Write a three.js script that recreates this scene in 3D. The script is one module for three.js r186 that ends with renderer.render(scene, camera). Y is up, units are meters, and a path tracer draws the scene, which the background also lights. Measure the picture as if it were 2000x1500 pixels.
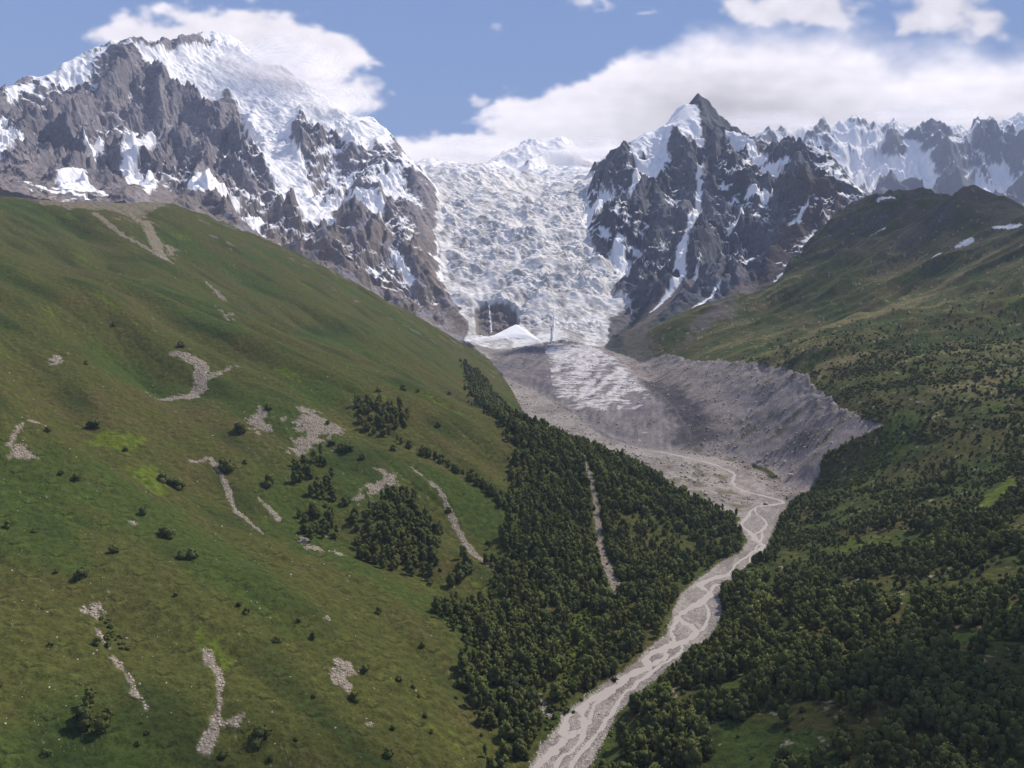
import * as THREE from 'three';
import { mergeGeometries } from 'three/addons/utils/BufferGeometryUtils.js';
import { ImprovedNoise } from 'three/addons/math/ImprovedNoise.js';

// ------------------------------------------------------------------ camera, sky, sun, exposure
const F = 1402, PITCH = 3.5 * Math.PI / 180, CP = Math.cos(PITCH), SP = Math.sin(PITCH);
const scene = new THREE.Scene();
const camera = new THREE.PerspectiveCamera(2 * Math.atan(750 / F) * 180 / Math.PI, 4 / 3, 1, 30000);
camera.rotation.x = -PITCH; // the eye is at the origin, about 220 m above the river
scene.add(camera);
const renderer = new THREE.WebGLRenderer({ antialias: true });
renderer.toneMapping = THREE.LinearToneMapping;
renderer.toneMappingExposure = 1.16;
renderer.shadowMap.enabled = true;
const SUN = new THREE.Vector3(0.52, 0.78, -0.32).normalize();
const sun = new THREE.DirectionalLight(new THREE.Color().setRGB(1, 0.925, 0.82), 4.8);
sun.position.copy(SUN).multiplyScalar(9000); sun.target.position.set(0, 0, -2500); sun.position.add(sun.target.position);
sun.castShadow = true; sun.shadow.radius = 1.5;
Object.assign(sun.shadow.camera, { left: -4500, right: 4500, top: 4500, bottom: -4500, near: 100, far: 16000 });
sun.shadow.mapSize.set(4096, 4096);
scene.add(sun, sun.target);
scene.fog = new THREE.FogExp2(new THREE.Color().setRGB(0.66, 0.76, 1.0), 0.000055);

// ------------------------------------------------------------------ noise and small maths
function mulberry(a) { return () => { a |= 0; a = a + 0x6D2B79F5 | 0; let t = Math.imul(a ^ a >>> 15, 1 | a); t = t + Math.imul(t ^ t >>> 7, 61 | t) ^ t; return ((t ^ t >>> 14) >>> 0) / 4294967296; }; }
const rnd = mulberry(20731);
const PERM = new Uint8Array(1024), GX = new Float32Array(256), GY = new Float32Array(256), RV = new Float32Array(256);
{ const r = mulberry(7), p = [...Array(256).keys()]; for (let i = 255; i > 0; i--) { const j = Math.floor(r() * (i + 1)); [p[i], p[j]] = [p[j], p[i]]; } for (let i = 0; i < 1024; i++) PERM[i] = p[i & 255]; for (let i = 0; i < 256; i++) { const t = r() * 6.2832; GX[i] = Math.cos(t); GY[i] = Math.sin(t); RV[i] = r(); } }
function noise(x, y) {
  const xf = Math.floor(x), yf = Math.floor(y), X = xf & 255, Y = yf & 255; x -= xf; y -= yf;
  const u = x * x * x * (x * (x * 6 - 15) + 10), v = y * y * y * (y * (y * 6 - 15) + 10);
  const a = PERM[PERM[X] + Y], b = PERM[PERM[X + 1] + Y], c = PERM[PERM[X] + Y + 1], d = PERM[PERM[X + 1] + Y + 1];
  const n0 = GX[a] * x + GY[a] * y, n1 = GX[b] * (x - 1) + GY[b] * y, n2 = GX[c] * x + GY[c] * (y - 1), n3 = GX[d] * (x - 1) + GY[d] * (y - 1);
  return 1.5 * (n0 + u * (n1 - n0) + v * (n2 - n0 + u * (n0 - n1 - n2 + n3)));
}
function fbm(x, y, o) { let s = 0, a = 0.5; for (let i = 0; i < o; i++) { s += a * noise(x, y); a *= 0.5; const t = x * 1.6 + y * 1.2; y = y * 1.6 - x * 1.2 + 17.3; x = t; } return s; }
function ridged(x, y, o, gain = 0.5) { let s = 0, a = 0.5, w = 1; for (let i = 0; i < o; i++) { let n = 1 - Math.abs(noise(x, y)) * 1.15; n *= n; s += a * n * w; w = Math.min(1, Math.max(0.15, n * 1.6)); a *= gain; const t = x * 1.55 + y * 1.26; y = y * 1.55 - x * 1.26 + 9.1; x = t; } return s; }
let W1 = 0, W2 = 0, WID = 0, WX = 0, WY = 0;
function worley(x, y) {
  const xi = Math.floor(x), yi = Math.floor(y); W1 = 9; W2 = 9;
  for (let j = -1; j < 2; j++) for (let i = -1; i < 2; i++) {
    const h = PERM[PERM[(xi + i) & 255] + ((yi + j) & 255)], dx = xi + i + RV[h] - x, dy = yi + j + RV[(h + 91) & 255] - y, d = dx * dx + dy * dy;
    if (d < W1) { W2 = W1; W1 = d; WID = h; WX = dx; WY = dy; } else if (d < W2) W2 = d;
  }
  W1 = Math.sqrt(W1); W2 = Math.sqrt(W2);
}
const facet = (x, y) => { worley(x, y); return WX * GX[WID] + WY * GY[WID] * 1.1 + (RV[(WID + 37) & 255] - 0.5) * 0.5; }; // flat, differently tilted rock faces with sharp joints
const clamp = (x, a = 0, b = 1) => x < a ? a : x > b ? b : x;
const sst = (a, b, x) => { x = clamp((x - a) / (b - a)); return x * x * (3 - 2 * x); };
const lerp = (a, b, t) => a + (b - a) * t;

// a photograph pixel and a distance ahead (metres along -z) give a point
function P(u, v, D) { const a = (u - 1000) / F, b = (750 - v) / F, k = D / (CP + b * SP); return [a * k, (b * CP - SP) * k, -D]; }

// ------------------------------------------------------------------ landforms: thin-plate surfaces through surveyed points
function surface(points, lambda = 2e-4) {
  const n = points.length, N = n + 3, A = [], X = points.map(p => p[0] / 1000), Z = points.map(p => p[2] / 1000);
  const U = r2 => r2 < 1e-12 ? 0 : 0.5 * r2 * Math.log(r2);
  for (let i = 0; i < N; i++) { A.push(new Float64Array(N + 1)); }
  for (let i = 0; i < n; i++) {
    for (let j = 0; j < n; j++) A[i][j] = U((X[i] - X[j]) ** 2 + (Z[i] - Z[j]) ** 2);
    A[i][i] += lambda; A[i][n] = A[n][i] = 1; A[i][n + 1] = A[n + 1][i] = X[i]; A[i][n + 2] = A[n + 2][i] = Z[i]; A[i][N] = points[i][1];
  }
  for (let c = 0; c < N; c++) {
    let p = c; for (let r = c + 1; r < N; r++) if (Math.abs(A[r][c]) > Math.abs(A[p][c])) p = r;
    [A[c], A[p]] = [A[p], A[c]];
    for (let r = c + 1; r < N; r++) { const k = A[r][c] / A[c][c]; if (k) for (let q = c; q <= N; q++) A[r][q] -= k * A[c][q]; }
  }
  const w = new Float64Array(N);
  for (let r = N - 1; r >= 0; r--) { let s = A[r][N]; for (let q = r + 1; q < N; q++) s -= A[r][q] * w[q]; w[r] = s / A[r][r]; }
  return (x, z) => {
    x /= 1000; z /= 1000; let s = w[n] + w[n + 1] * x + w[n + 2] * z;
    for (let i = 0; i < n; i++) { const dx = x - X[i], dz = z - Z[i], r2 = dx * dx + dz * dz; if (r2 > 1e-12) s += w[i] * 0.5 * r2 * Math.log(r2); }
    return s;
  };
}
const pts = list => list.map(p => P(...p));
// river axis: from (26,-358), running 30 degrees right of straight ahead; s is the distance to its left, t along it
const AX = 26, AZ = -358, NX = -0.867, NZ = -0.5;
const sOf = (x, z) => (x - AX) * NX + (z - AZ) * NZ, tOf = (x, z) => (x - AX) * 0.5 + (z - AZ) * -0.867;
function onPlane(u, v, k = 0.35, y0 = -220) { // where the view ray meets the left hillside's mean plane
  const d = P(u, v, 1); let lo = 100, hi = 3500;
  for (let i = 0; i < 50; i++) { const m = (lo + hi) / 2; if (d[1] * m < y0 + k * sOf(d[0] * m, -m)) hi = m; else lo = m; }
  return P(u, v, lo);
}
const river = [[1085, 1560, -223], [1100, 1500, -221], [1150, 1410, -219], [1200, 1345, -216], [1260, 1290, -213], [1315, 1230, -211], [1350, 1180, -208], [1390, 1130, -206], [1440, 1080, -202], [1478, 1045, -200], [1488, 1010, -198], [1512, 985, -196], [1500, 968, -195], [1452, 945, -192], [1428, 920, -189], [1390, 905, -186], [1340, 890, -183], [1290, 882, -181]]
  .map(([u, v, y]) => { const d = P(u, v, 1); return [d[0] * y / d[1], y, -y / d[1]]; });
const off = (list, dx, dy, dz) => list.map(p => [p[0] + dx, p[1] + dy, p[2] + dz]);

const leftRidge = pts([[-400, 330, 1350], [0, 386, 1500], [180, 404, 1600], [330, 400, 1700], [480, 452, 1750], [650, 532, 1750], [770, 602, 1700], [900, 692, 1580], [955, 762, 1400], [1020, 830, 1250], [1100, 882, 1120]]);
const leftS = surface([
  ...[[0, 1500], [-300, 1500], [300, 1500], [600, 1500], [850, 1500], [0, 1250], [300, 1250], [600, 1250], [850, 1250], [-300, 1200], [0, 1000], [300, 1000], [600, 1000], [850, 1000], [0, 800], [300, 800], [550, 800], [800, 830], [0, 600], [250, 620], [480, 640], [700, 720], [-300, 700], [1000, 1150], [950, 950], [200, 480], [420, 520]].map(p => onPlane(...p)),
  ...leftRidge, ...off(leftRidge.slice(1, 4), 60, -25, -190), ...off(leftRidge.slice(4, 7), 130, -75, -190), ...off(leftRidge.slice(7), 110, -70, -40),
  ...pts([[1250, 950, 925], [1440, 1020, 790], [1200, 1050, 700], [1300, 1120, 640], [1150, 1250, 515], [1040, 1400, 415], [1380, 1060, 715]]),
  ...off(river.filter((p, i) => i < 11), 24, -22, 14), [80, -215, -60], [-100, -165, -60],
]);
const rightS = surface([
  ...off(river.filter((p, i) => i < 12), -22, -18, -8), [150, -195, -60], [400, -120, -60],
  ...pts([[2000, 1500, 280], [1650, 1500, 305], [1300, 1500, 340], [1400, 1300, 448], [1500, 1250, 470], [1800, 1200, 465], [2300, 1200, 400], [1700, 1000, 715], [2000, 1000, 600], [1600, 1120, 590], [1850, 900, 790],
    [1800, 800, 900], [2000, 700, 1050], [1800, 650, 1300], [2300, 700, 900], [1700, 600, 1600], [1800, 480, 1850], [2000, 550, 1480], [1600, 560, 1850], [1500, 620, 1780], [1400, 662, 1720], [1300, 690, 1740], [1290, 630, 1900],
    [2300, 400, 1650], [2000, 392, 1950], [1850, 385, 2150], [1740, 386, 2300], [1650, 425, 2330], [1540, 520, 2150], [1420, 590, 2000], [1580, 900, 930], [1640, 800, 1000], [1720, 830, 900], [1570, 722, 1180], [1430, 698, 1450]]),
  ...off(pts([[2000, 392, 1950], [1850, 385, 2150], [1740, 386, 2300], [2300, 400, 1650]]), 120, -160, -350),
  ...off(pts([[1650, 425, 2330], [1540, 520, 2150], [1420, 590, 2000], [1300, 650, 1850]]), -110, -90, -60),
  ...pts([[1530, 965, 860]]), ...off(river.slice(12), 60, 4, 10),
]);
const valleyS = surface([
  ...river, ...off(river, -120, -1, 10), ...off(river, 120, -1, 0), [26, -224, -100], [-120, -222, -100], [200, -222, -100],
  ...pts([[1250, 868, 1190], [1150, 800, 1390], [1080, 720, 1700], [1000, 682, 2000], [1120, 690, 1900], [1180, 760, 1560], [1250, 800, 1390], [1330, 865, 1185], [960, 720, 1720], [1050, 800, 1420], [1120, 850, 1250], [1200, 700, 1800], [1300, 770, 1480], [1360, 830, 1270]]),
  [-250, 40, -2250], [400, 0, -2100],
]);
const massifS = surface([
  ...pts([[-350, 240, 2900], [0, 178, 3200], [100, 128, 3400], [205, 86, 3600], [280, 100, 3750], [430, 74, 4200], [520, 118, 4050], [600, 168, 3900], [660, 205, 3750], [720, 234, 3600], [775, 292, 3300], [830, 352, 3000], [855, 450, 2720], [880, 530, 2520], [912, 600, 2300], [930, 645, 2130],
    [0, 335, 2300], [-300, 330, 2100], [0, 362, 1800], [100, 372, 1800], [200, 380, 1820], [350, 392, 1950], [500, 445, 2200], [650, 515, 2200], [800, 605, 2120], [900, 668, 2030], [100, 320, 2480], [250, 330, 2560], [400, 370, 2400],
    [100, 250, 2850], [300, 250, 3000], [450, 300, 2950], [300, 155, 3400], [450, 200, 3500], [600, 300, 3100], [560, 380, 2650], [700, 400, 2700], [800, 450, 2550], [700, 300, 3150], [180, 170, 3250]]),
  ...off(pts([[0, 178, 3200], [205, 86, 3600], [430, 74, 4200], [600, 168, 3900], [-350, 240, 2900]]), -120, -250, -700),
  ...off(pts([[720, 234, 3600], [830, 352, 3000], [880, 530, 2520], [930, 645, 2130], [775, 292, 3300], [855, 450, 2720]]), 170, -150, -90),
]);
const iceS = surface([
  ...pts([[960, 690, 1960], [1020, 655, 2070], [1050, 600, 2190], [1050, 500, 2500], [1020, 420, 2850], [1000, 370, 3200], [980, 334, 3600], [960, 320, 3900], [850, 330, 3500], [840, 400, 2900], [890, 500, 2550], [930, 600, 2230], [1150, 350, 3300], [1180, 450, 2750], [1210, 530, 2420], [1200, 600, 2190], [1190, 670, 2000], [1100, 690, 1920], [820, 322, 3900], [1170, 340, 3700]]),
  [-900, 930, -4500], [0, 930, -4600], [800, 900, -4500], [-200, 760, -3300],
]);
const peakS = surface([
  ...pts([[1355, 205, 3400], [1310, 246, 3300], [1245, 266, 3250], [1190, 312, 3150], [1166, 370, 2980], [1152, 420, 2780], [1172, 485, 2550], [1205, 565, 2300], [1240, 612, 2150], [1385, 225, 3370], [1430, 267, 3330], [1480, 300, 3260], [1530, 335, 3150], [1590, 345, 3000], [1640, 352, 2850], [1700, 388, 2600], [1760, 410, 2450],
    [1350, 300, 3020], [1350, 400, 2680], [1300, 500, 2380], [1300, 580, 2130], [1260, 400, 2800], [1450, 400, 2680], [1420, 320, 3000], [1500, 420, 2620], [1400, 520, 2220], [1230, 650, 1960], [1280, 660, 1860], [1550, 460, 2420], [1450, 570, 2010], [1250, 320, 3060], [1330, 640, 1900]]),
  ...off(pts([[1355, 190, 3400], [1430, 267, 3330], [1530, 335, 3150], [1640, 352, 2850], [1310, 240, 3300], [1700, 388, 2600]]), 90, -260, -330),
  ...off(pts([[1245, 266, 3250], [1190, 312, 3150], [1166, 370, 2980], [1152, 420, 2780], [1172, 485, 2550], [1205, 565, 2300]]), -120, -150, -90),
]);
const farS = surface([
  ...pts([[1380, 275, 7950], [1480, 278, 7950], [1590, 236, 7950], [1700, 252, 7800], [1830, 252, 7725], [1970, 244, 7650], [2200, 230, 7350], [2500, 230, 6900], [1450, 330, 7050], [1600, 330, 6900], [1750, 350, 6600], [1900, 340, 6525], [2050, 330, 6375], [2400, 330, 6000], [1600, 420, 6150], [1900, 430, 5700]]),
  ...off(pts([[1380, 262, 7950], [1590, 210, 7950], [1830, 225, 7725], [2200, 230, 7350], [2500, 230, 6900]]), 0, -700, -1100),
]);
const midS = surface([
  ...pts([[940, 322, 4900], [1030, 284, 5100], [1098, 264, 5300], [1140, 300, 5200], [1200, 290, 5300], [1300, 280, 5300], [1000, 325, 4600], [1060, 325, 4600], [1130, 345, 4500], [860, 345, 5200], [700, 420, 5000]]),
  ...off(pts([[940, 322, 4900], [1098, 264, 5300], [1300, 280, 5300]]), 0, -500, -600),
]);

// ------------------------------------------------------------------ plan-view outlines, read from the photograph and dropped onto the land
const R = { meadow: 0, shrubs: 1, valley: 2, tongue: 3, moraine: 4, massif: 5, ice: 6, peak: 7, far: 8, mid: 9 };
const L = new Float64Array(10);
let winner = 0, second = 0;
function base(x, z) {
  const D = -z, a = x / D; L.fill(-1e4);
  if (D < 2700 && a < 0.62) L[0] = leftS(x, z);
  if (D < 2950 && a > -0.15) L[1] = rightS(x, z);
  if (D < 2300) L[2] = valleyS(x, z);
  if (D > 1750 && D < 5000 && a < 0.1) L[5] = massifS(x, z);
  if (D > 1850 && D < 5000 && a > -0.4 && a < 0.42) L[6] = iceS(x, z) + sst(2100, 2260, D) * (noise(x / 70, z / 70) * 15 + noise(x / 24, z / 24) * 6);
  if (D > 1750 && D < 4000 && a > 0.02) {
    L[7] = peakS(x, z);
    const dx = x - 861, dz = z + 3400; if (dx * dx + dz * dz < 4e5) { const d1 = (dx < 0 ? -dx * 0.98 : dx * 1.0) + (dz > 0 ? dz * 1.15 : -dz * 1.3) + (noise(x / 60, z / 60) * 22 + noise(x / 24, z / 24) * 9) * sst(0, 60, Math.abs(dx) + Math.abs(dz)), py = Math.max(1150 - d1 * 1.02, 1150 - 163 - (d1 - 160) * 0.64); L[7] = py > L[7] - 40 ? Math.max(py, L[7]) + Math.max(0, 30 - Math.abs(py - L[7])) * 0.2 : L[7]; }
  }
  if (D > 5600 && a > 0.15) L[8] = farS(x, z);
  if (D > 4200 && a > -0.3 && a < 0.3) L[9] = midS(x, z);
  let m = -1e4; winner = 0;
  for (let i = 0; i < 10; i++) if (L[i] > m) { m = L[i]; winner = i; }
  second = -1e4; for (let i = 0; i < 10; i++) if (i !== winner && L[i] > second) second = L[i];
  const k = 16, d = m - second;
  if (m < -900) { winner = 0; return -300; } return d < k ? m + (k - d) * (k - d) / (4 * k) : m;
}
function drop(u, v, near = 120, far = 5600, surf = base) { // first meeting of the view ray with the land
  const d = P(u, v, 1); let a = near, b = near;
  while (b < far) { b = a * 1.006; if (d[1] * b < surf(d[0] * b, -b)) break; a = b; }
  for (let i = 0; i < 18; i++) { const m = (a + b) / 2; if (d[1] * m < surf(d[0] * m, -m)) b = m; else a = m; }
  return [d[0] * b, -b];
}
function poly(list, near, far) { return { p: list.map(q => drop(q[0], q[1], near, far)), w: 0 }; }
function line(list, widths, near, far) { return { p: list.map(q => drop(q[0], q[1], near, far)), w: list.map((q, i) => Array.isArray(widths) ? widths[i] : widths) }; }
function box(s) { const m = s.w ? Math.max(...s.w) : 0; s.x0 = Math.min(...s.p.map(q => q[0])) - m; s.x1 = Math.max(...s.p.map(q => q[0])) + m; s.z0 = Math.min(...s.p.map(q => q[1])) - m; s.z1 = Math.max(...s.p.map(q => q[1])) + m; s.k = clamp(Math.min(s.x1 - s.x0, s.z1 - s.z0) / 14, 1, 3); return s; }
function depthIn(s, x, z) { // metres inside an outline (negative outside)
  const p = s.p, n = p.length; let best = 1e9;
  if (s.w) {
    for (let i = 0; i < n - 1; i++) { const ax = p[i][0], az = p[i][1], bx = p[i + 1][0] - ax, bz = p[i + 1][1] - az, t = clamp(((x - ax) * bx + (z - az) * bz) / (bx * bx + bz * bz)), d = Math.hypot(x - ax - t * bx, z - az - t * bz) - lerp(s.w[i], s.w[i + 1], t); if (d < best) best = d; }
    return -best;
  }
  let inside = false;
  for (let i = 0, j = n - 1; i < n; j = i++) {
    const ax = p[j][0], az = p[j][1], ex = p[i][0], ez = p[i][1], bx = ex - ax, bz = ez - az, t = clamp(((x - ax) * bx + (z - az) * bz) / (bx * bx + bz * bz + 1e-9)), d = Math.hypot(x - ax - t * bx, z - az - t * bz); if (d < best) best = d;
    if ((ez > z) !== (az > z) && x < (ax - ex) * (z - ez) / (az - ez) + ex) inside = !inside;
  }
  return inside ? best : -best;
}
function ragged(list, x, z, rag) { let b = -1e9; for (const s of list) { if (x < s.x0 - 12 || x > s.x1 + 12 || z < s.z0 - 12 || z > s.z1 + 12) continue; const d = depthIn(s, x, z) + (s.w ? rag * (Math.max(...s.w) > 5 ? 0.9 : 0.42) - 0.7 : rag * s.k + noise(x / 24 + 5, z / 24) * 4 * (s.k - 1) - 2 * s.k); if (d > b) b = d; } return b; }
function inAny(list, x, z, pad = 0) { let b = -1e9; for (const s of list) { if (x < s.x0 - pad || x > s.x1 + pad || z < s.z0 - pad || z > s.z1 + pad) continue; const d = depthIn(s, x, z); if (d > b) b = d; } return b; }
const mk = list => list.map(box);

const floorDrop = q => drop(q[0], q[1], 120, 1600, (x, z) => valleyS(x, z) - 0.8);
const bed = box({ w: 0, p: [[1020, 1545], [1034, 1500], [1056, 1460], [1092, 1420], [1096, 1400], [1148, 1360], [1200, 1326], [1232, 1304], [1262, 1272], [1298, 1244], [1314, 1196], [1332, 1160], [1360, 1136], [1400, 1104], [1446, 1080], [1462, 1056], [1440, 1026], [1462, 996], [1486, 984], [1450, 966], [1424, 946], [1428, 930], [1400, 916], [1350, 902], [1290, 890], [1285, 876], [1350, 886], [1412, 906], [1448, 926], [1472, 936], [1490, 950], [1526, 970], [1542, 982], [1512, 1032], [1498, 1066], [1494, 1082], [1460, 1104], [1428, 1134], [1402, 1164], [1412, 1196], [1388, 1252], [1356, 1268], [1328, 1290], [1288, 1322], [1240, 1362], [1200, 1402], [1184, 1440], [1152, 1500], [1140, 1545]].map(floorDrop) });
const plain = mk([{ w: 0, p: [[1090, 868], [1200, 880], [1290, 880], [1400, 905], [1440, 900], [1500, 930], [1560, 955], [1545, 985], [1510, 990], [1470, 1010], [1436, 1012], [1300, 968], [1200, 930], [1120, 892]].map(floorDrop) }]);
const channels = mk([
  [[[1262, 1286], [1240, 1296], [1210, 1326], [1190, 1352], [1160, 1382], [1150, 1410], [1130, 1450], [1090, 1490], [1070, 1530]], 0.9], [[[1392, 1130], [1420, 1122], [1440, 1100], [1470, 1078], [1484, 1060], [1490, 1040]], 0.8], [[[1374, 1172], [1384, 1196], [1376, 1224], [1356, 1240]], 0.8], [[[1332, 1254], [1330, 1272], [1290, 1300], [1250, 1330], [1215, 1360], [1190, 1400], [1160, 1440], [1120, 1490], [1105, 1530]], 0.8],
  [[[1290, 882], [1340, 893], [1400, 909], [1434, 926], [1430, 942], [1452, 958], [1490, 968], [1530, 980], [1500, 987], [1474, 990], [1460, 1008], [1448, 1024], [1470, 1044], [1478, 1056], [1492, 1066], [1476, 1084], [1448, 1116], [1392, 1130], [1366, 1144], [1386, 1156], [1374, 1172], [1334, 1196], [1324, 1208], [1352, 1224], [1356, 1240], [1332, 1254], [1296, 1266], [1262, 1286], [1266, 1302], [1226, 1320], [1200, 1344], [1150, 1368], [1112, 1392], [1100, 1416], [1104, 1440], [1080, 1468], [1052, 1490], [1036, 1530]], 2.6],
  [[[1324, 1208], [1310, 1232], [1316, 1252], [1296, 1266]], 1.6], [[[1150, 1368], [1136, 1392], [1140, 1416], [1120, 1434], [1100, 1440]], 1.9], [[[1296, 1266], [1300, 1282], [1266, 1302]], 1.4], [[[1448, 1116], [1420, 1136], [1400, 1142], [1386, 1156]], 1.1], [[[1470, 1044], [1488, 1036], [1496, 1020], [1476, 1000], [1474, 990]], 1.2], [[[1452, 958], [1440, 966], [1470, 980], [1500, 987]], 1.0],
].map(([l, w]) => ({ p: new THREE.CatmullRomCurve3(l.map(q => { const d = floorDrop(q); return new THREE.Vector3(d[0], 0, d[1]); })).getPoints(l.length * 8).map((p, i) => [p.x + noise(i * 0.31, w * 5) * 1.5 * w / 2.6 + noise(i * 0.9, w) * 0.5, p.z + noise(i * 0.31 + 9, w * 5) * 2.2]), c: w })).map(s => ({ p: s.p, w: s.p.map((q, i) => s.c * 0.85 * Math.max(0.25, 1 + 0.9 * noise(i * 0.23, s.c * 7) + 0.5 * noise(i * 0.7, s.c * 3))) })));
const scree = mk([
  line([[285, 722], [330, 729], [372, 735], [396, 722], [430, 717], [462, 712]], [2.5, 6, 9, 7, 4, 2.5]), line([[394, 722], [388, 698], [362, 688], [340, 682]], [7, 9, 7, 3]),
  poly([[556, 820], [600, 797], [655, 823], [694, 849], [640, 850], [596, 868], [556, 856], [578, 832]]), poly([[468, 802], [500, 788], [530, 812], [560, 803], [570, 818], [520, 826], [490, 812]]),
  line([[372, 853], [412, 850], [440, 890], [458, 928], [490, 952], [512, 970]], [2.2, 2.6, 2.8, 2.6, 2.2, 1.5]), poly([[686, 938], [716, 918], [740, 898], [784, 914], [772, 932], [720, 934]]),
  poly([[574, 992], [594, 960], [614, 988], [664, 1019], [602, 1003]]), line([[802, 905], [860, 945], [905, 1005], [957, 1052]], [1.5, 3, 4, 3.5]), line([[88, 836], [45, 848], [18, 884]], [1.5, 2, 3]),
  poly([[12, 878], [40, 868], [74, 902], [20, 900]]), poly([[94, 692], [130, 684], [122, 706], [100, 708]]), line([[408, 1278], [430, 1340], [428, 1420], [404, 1510]], [2.6, 2.2, 2, 4]), poly([[432, 1444], [488, 1416], [492, 1442], [445, 1450]]),
  poly([[630, 1316], [664, 1276], [712, 1312], [682, 1362]]), poly([[704, 1412], [735, 1416], [735, 1442]]), poly([[630, 1200], [640, 1176], [650, 1198]]), line([[186, 420], [238, 460], [290, 490], [338, 520]], [7, 6, 6, 5]), line([[284, 432], [302, 470], [322, 512]], [9, 13, 8]), poly([[318, 470], [352, 476], [340, 496], [322, 500]]),
  line([[505, 915], [525, 930], [546, 948]], [1, 3, 3]), line([[1135, 925], [1163, 995], [1176, 1080], [1207, 1155]], [3, 3.5, 4, 5]), poly([[1040, 1352], [1056, 1350], [1080, 1398], [1062, 1412]]), line([[400, 548], [436, 572]], [2, 6]),
  poly([[155, 1182], [180, 1156], [214, 1170], [190, 1205]]), line([[185, 1220], [222, 1290], [246, 1340], [272, 1395], [292, 1432]], [1.2, 1.4, 1.8, 1.5, 1]), poly([[250, 995], [268, 992], [272, 1020], [262, 1016]]), poly([[420, 615], [450, 628], [446, 640]]),
]);
const gravelTop = mk([poly([[-60, 374], [0, 375], [60, 392], [130, 408], [210, 416], [270, 436], [330, 412], [370, 392], [330, 389], [180, 387]], 700)]);
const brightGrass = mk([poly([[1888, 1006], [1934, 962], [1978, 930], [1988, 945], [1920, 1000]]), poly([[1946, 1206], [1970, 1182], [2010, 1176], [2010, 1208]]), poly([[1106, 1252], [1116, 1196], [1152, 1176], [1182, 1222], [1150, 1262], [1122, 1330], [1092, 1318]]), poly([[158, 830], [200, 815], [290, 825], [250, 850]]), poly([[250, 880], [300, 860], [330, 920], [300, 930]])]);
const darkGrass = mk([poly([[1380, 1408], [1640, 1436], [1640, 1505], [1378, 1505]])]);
const wood = mk([poly([[905, 706], [940, 730], [1000, 806], [1060, 860], [1110, 886], [1200, 928], [1300, 964], [1436, 1012], [1456, 1040], [1446, 1076], [1394, 1106], [1334, 1152], [1302, 1232], [1240, 1296], [1196, 1338], [1126, 1384], [1076, 1450], [1040, 1510], [960, 1510], [988, 1452], [925, 1382], [898, 1300], [900, 1240], [858, 1165], [884, 1120], [962, 1096], [958, 1050], [988, 1006], [1000, 920], [968, 860], [932, 800]])]);
const openWood = mk([poly([[1106, 1252], [1116, 1196], [1152, 1176], [1182, 1222], [1150, 1262], [1122, 1330], [1110, 1390], [1070, 1440], [1060, 1400], [1092, 1318]]), line([[1135, 925], [1163, 995], [1176, 1080], [1207, 1155]], [5, 5, 6, 7]), poly([[1040, 1340], [1060, 1345], [1085, 1400], [1062, 1420]])]);
const thinWood = mk([poly([[1190, 1010], [1300, 1010], [1440, 1040], [1400, 1090], [1300, 1100], [1210, 1090]])]);
const copses = mk([poly([[568, 875], [628, 866], [640, 884], [600, 905], [572, 905]]), poly([[604, 912], [650, 896], [658, 930], [610, 934]]), poly([[580, 945], [655, 940], [660, 980], [600, 990]]), poly([[680, 962], [730, 945], [785, 930], [834, 955], [866, 1000], [848, 1056], [796, 1050], [744, 1036], [700, 1018], [690, 990]]), poly([[688, 798], [742, 812], [802, 832], [792, 850], [744, 842], [700, 818]]), line([[700, 832], [790, 866], [850, 896], [920, 930], [975, 970]], [3, 4, 6, 6, 6]), poly([[864, 1072], [904, 1038], [930, 1056], [906, 1072]]), poly([[145, 1460], [160, 1425], [200, 1420], [222, 1460], [200, 1495], [150, 1490]]), line([[205, 1205], [232, 1268]], [4, 5]), line([[272, 1460], [290, 1500]], [3, 5]), line([[860, 1150], [885, 1110]], [4, 5]), line([[915, 930], [990, 985]], [5, 8])]);
const moraineIn = mk([poly([[1296, 694], [1330, 698], [1430, 707], [1500, 718], [1572, 732], [1604, 764], [1640, 798], [1686, 820], [1722, 832], [1690, 850], [1640, 868], [1612, 890], [1600, 920], [1590, 950], [1560, 968], [1500, 945], [1440, 905], [1380, 888], [1300, 874], [1230, 800], [1190, 712], [1250, 700]])]);
const tongueIn = mk([poly([[940, 700], [1000, 680], [1090, 668], [1170, 678], [1215, 705], [1262, 745], [1320, 800], [1350, 842], [1335, 872], [1280, 880], [1225, 868], [1160, 842], [1110, 800], [1040, 760], [970, 730]])]);
const white = mk([poly([[1075, 674], [1130, 668], [1185, 676], [1205, 705], [1262, 750], [1246, 768], [1205, 770], [1230, 800], [1170, 806], [1105, 775], [1076, 735]])]);

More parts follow.
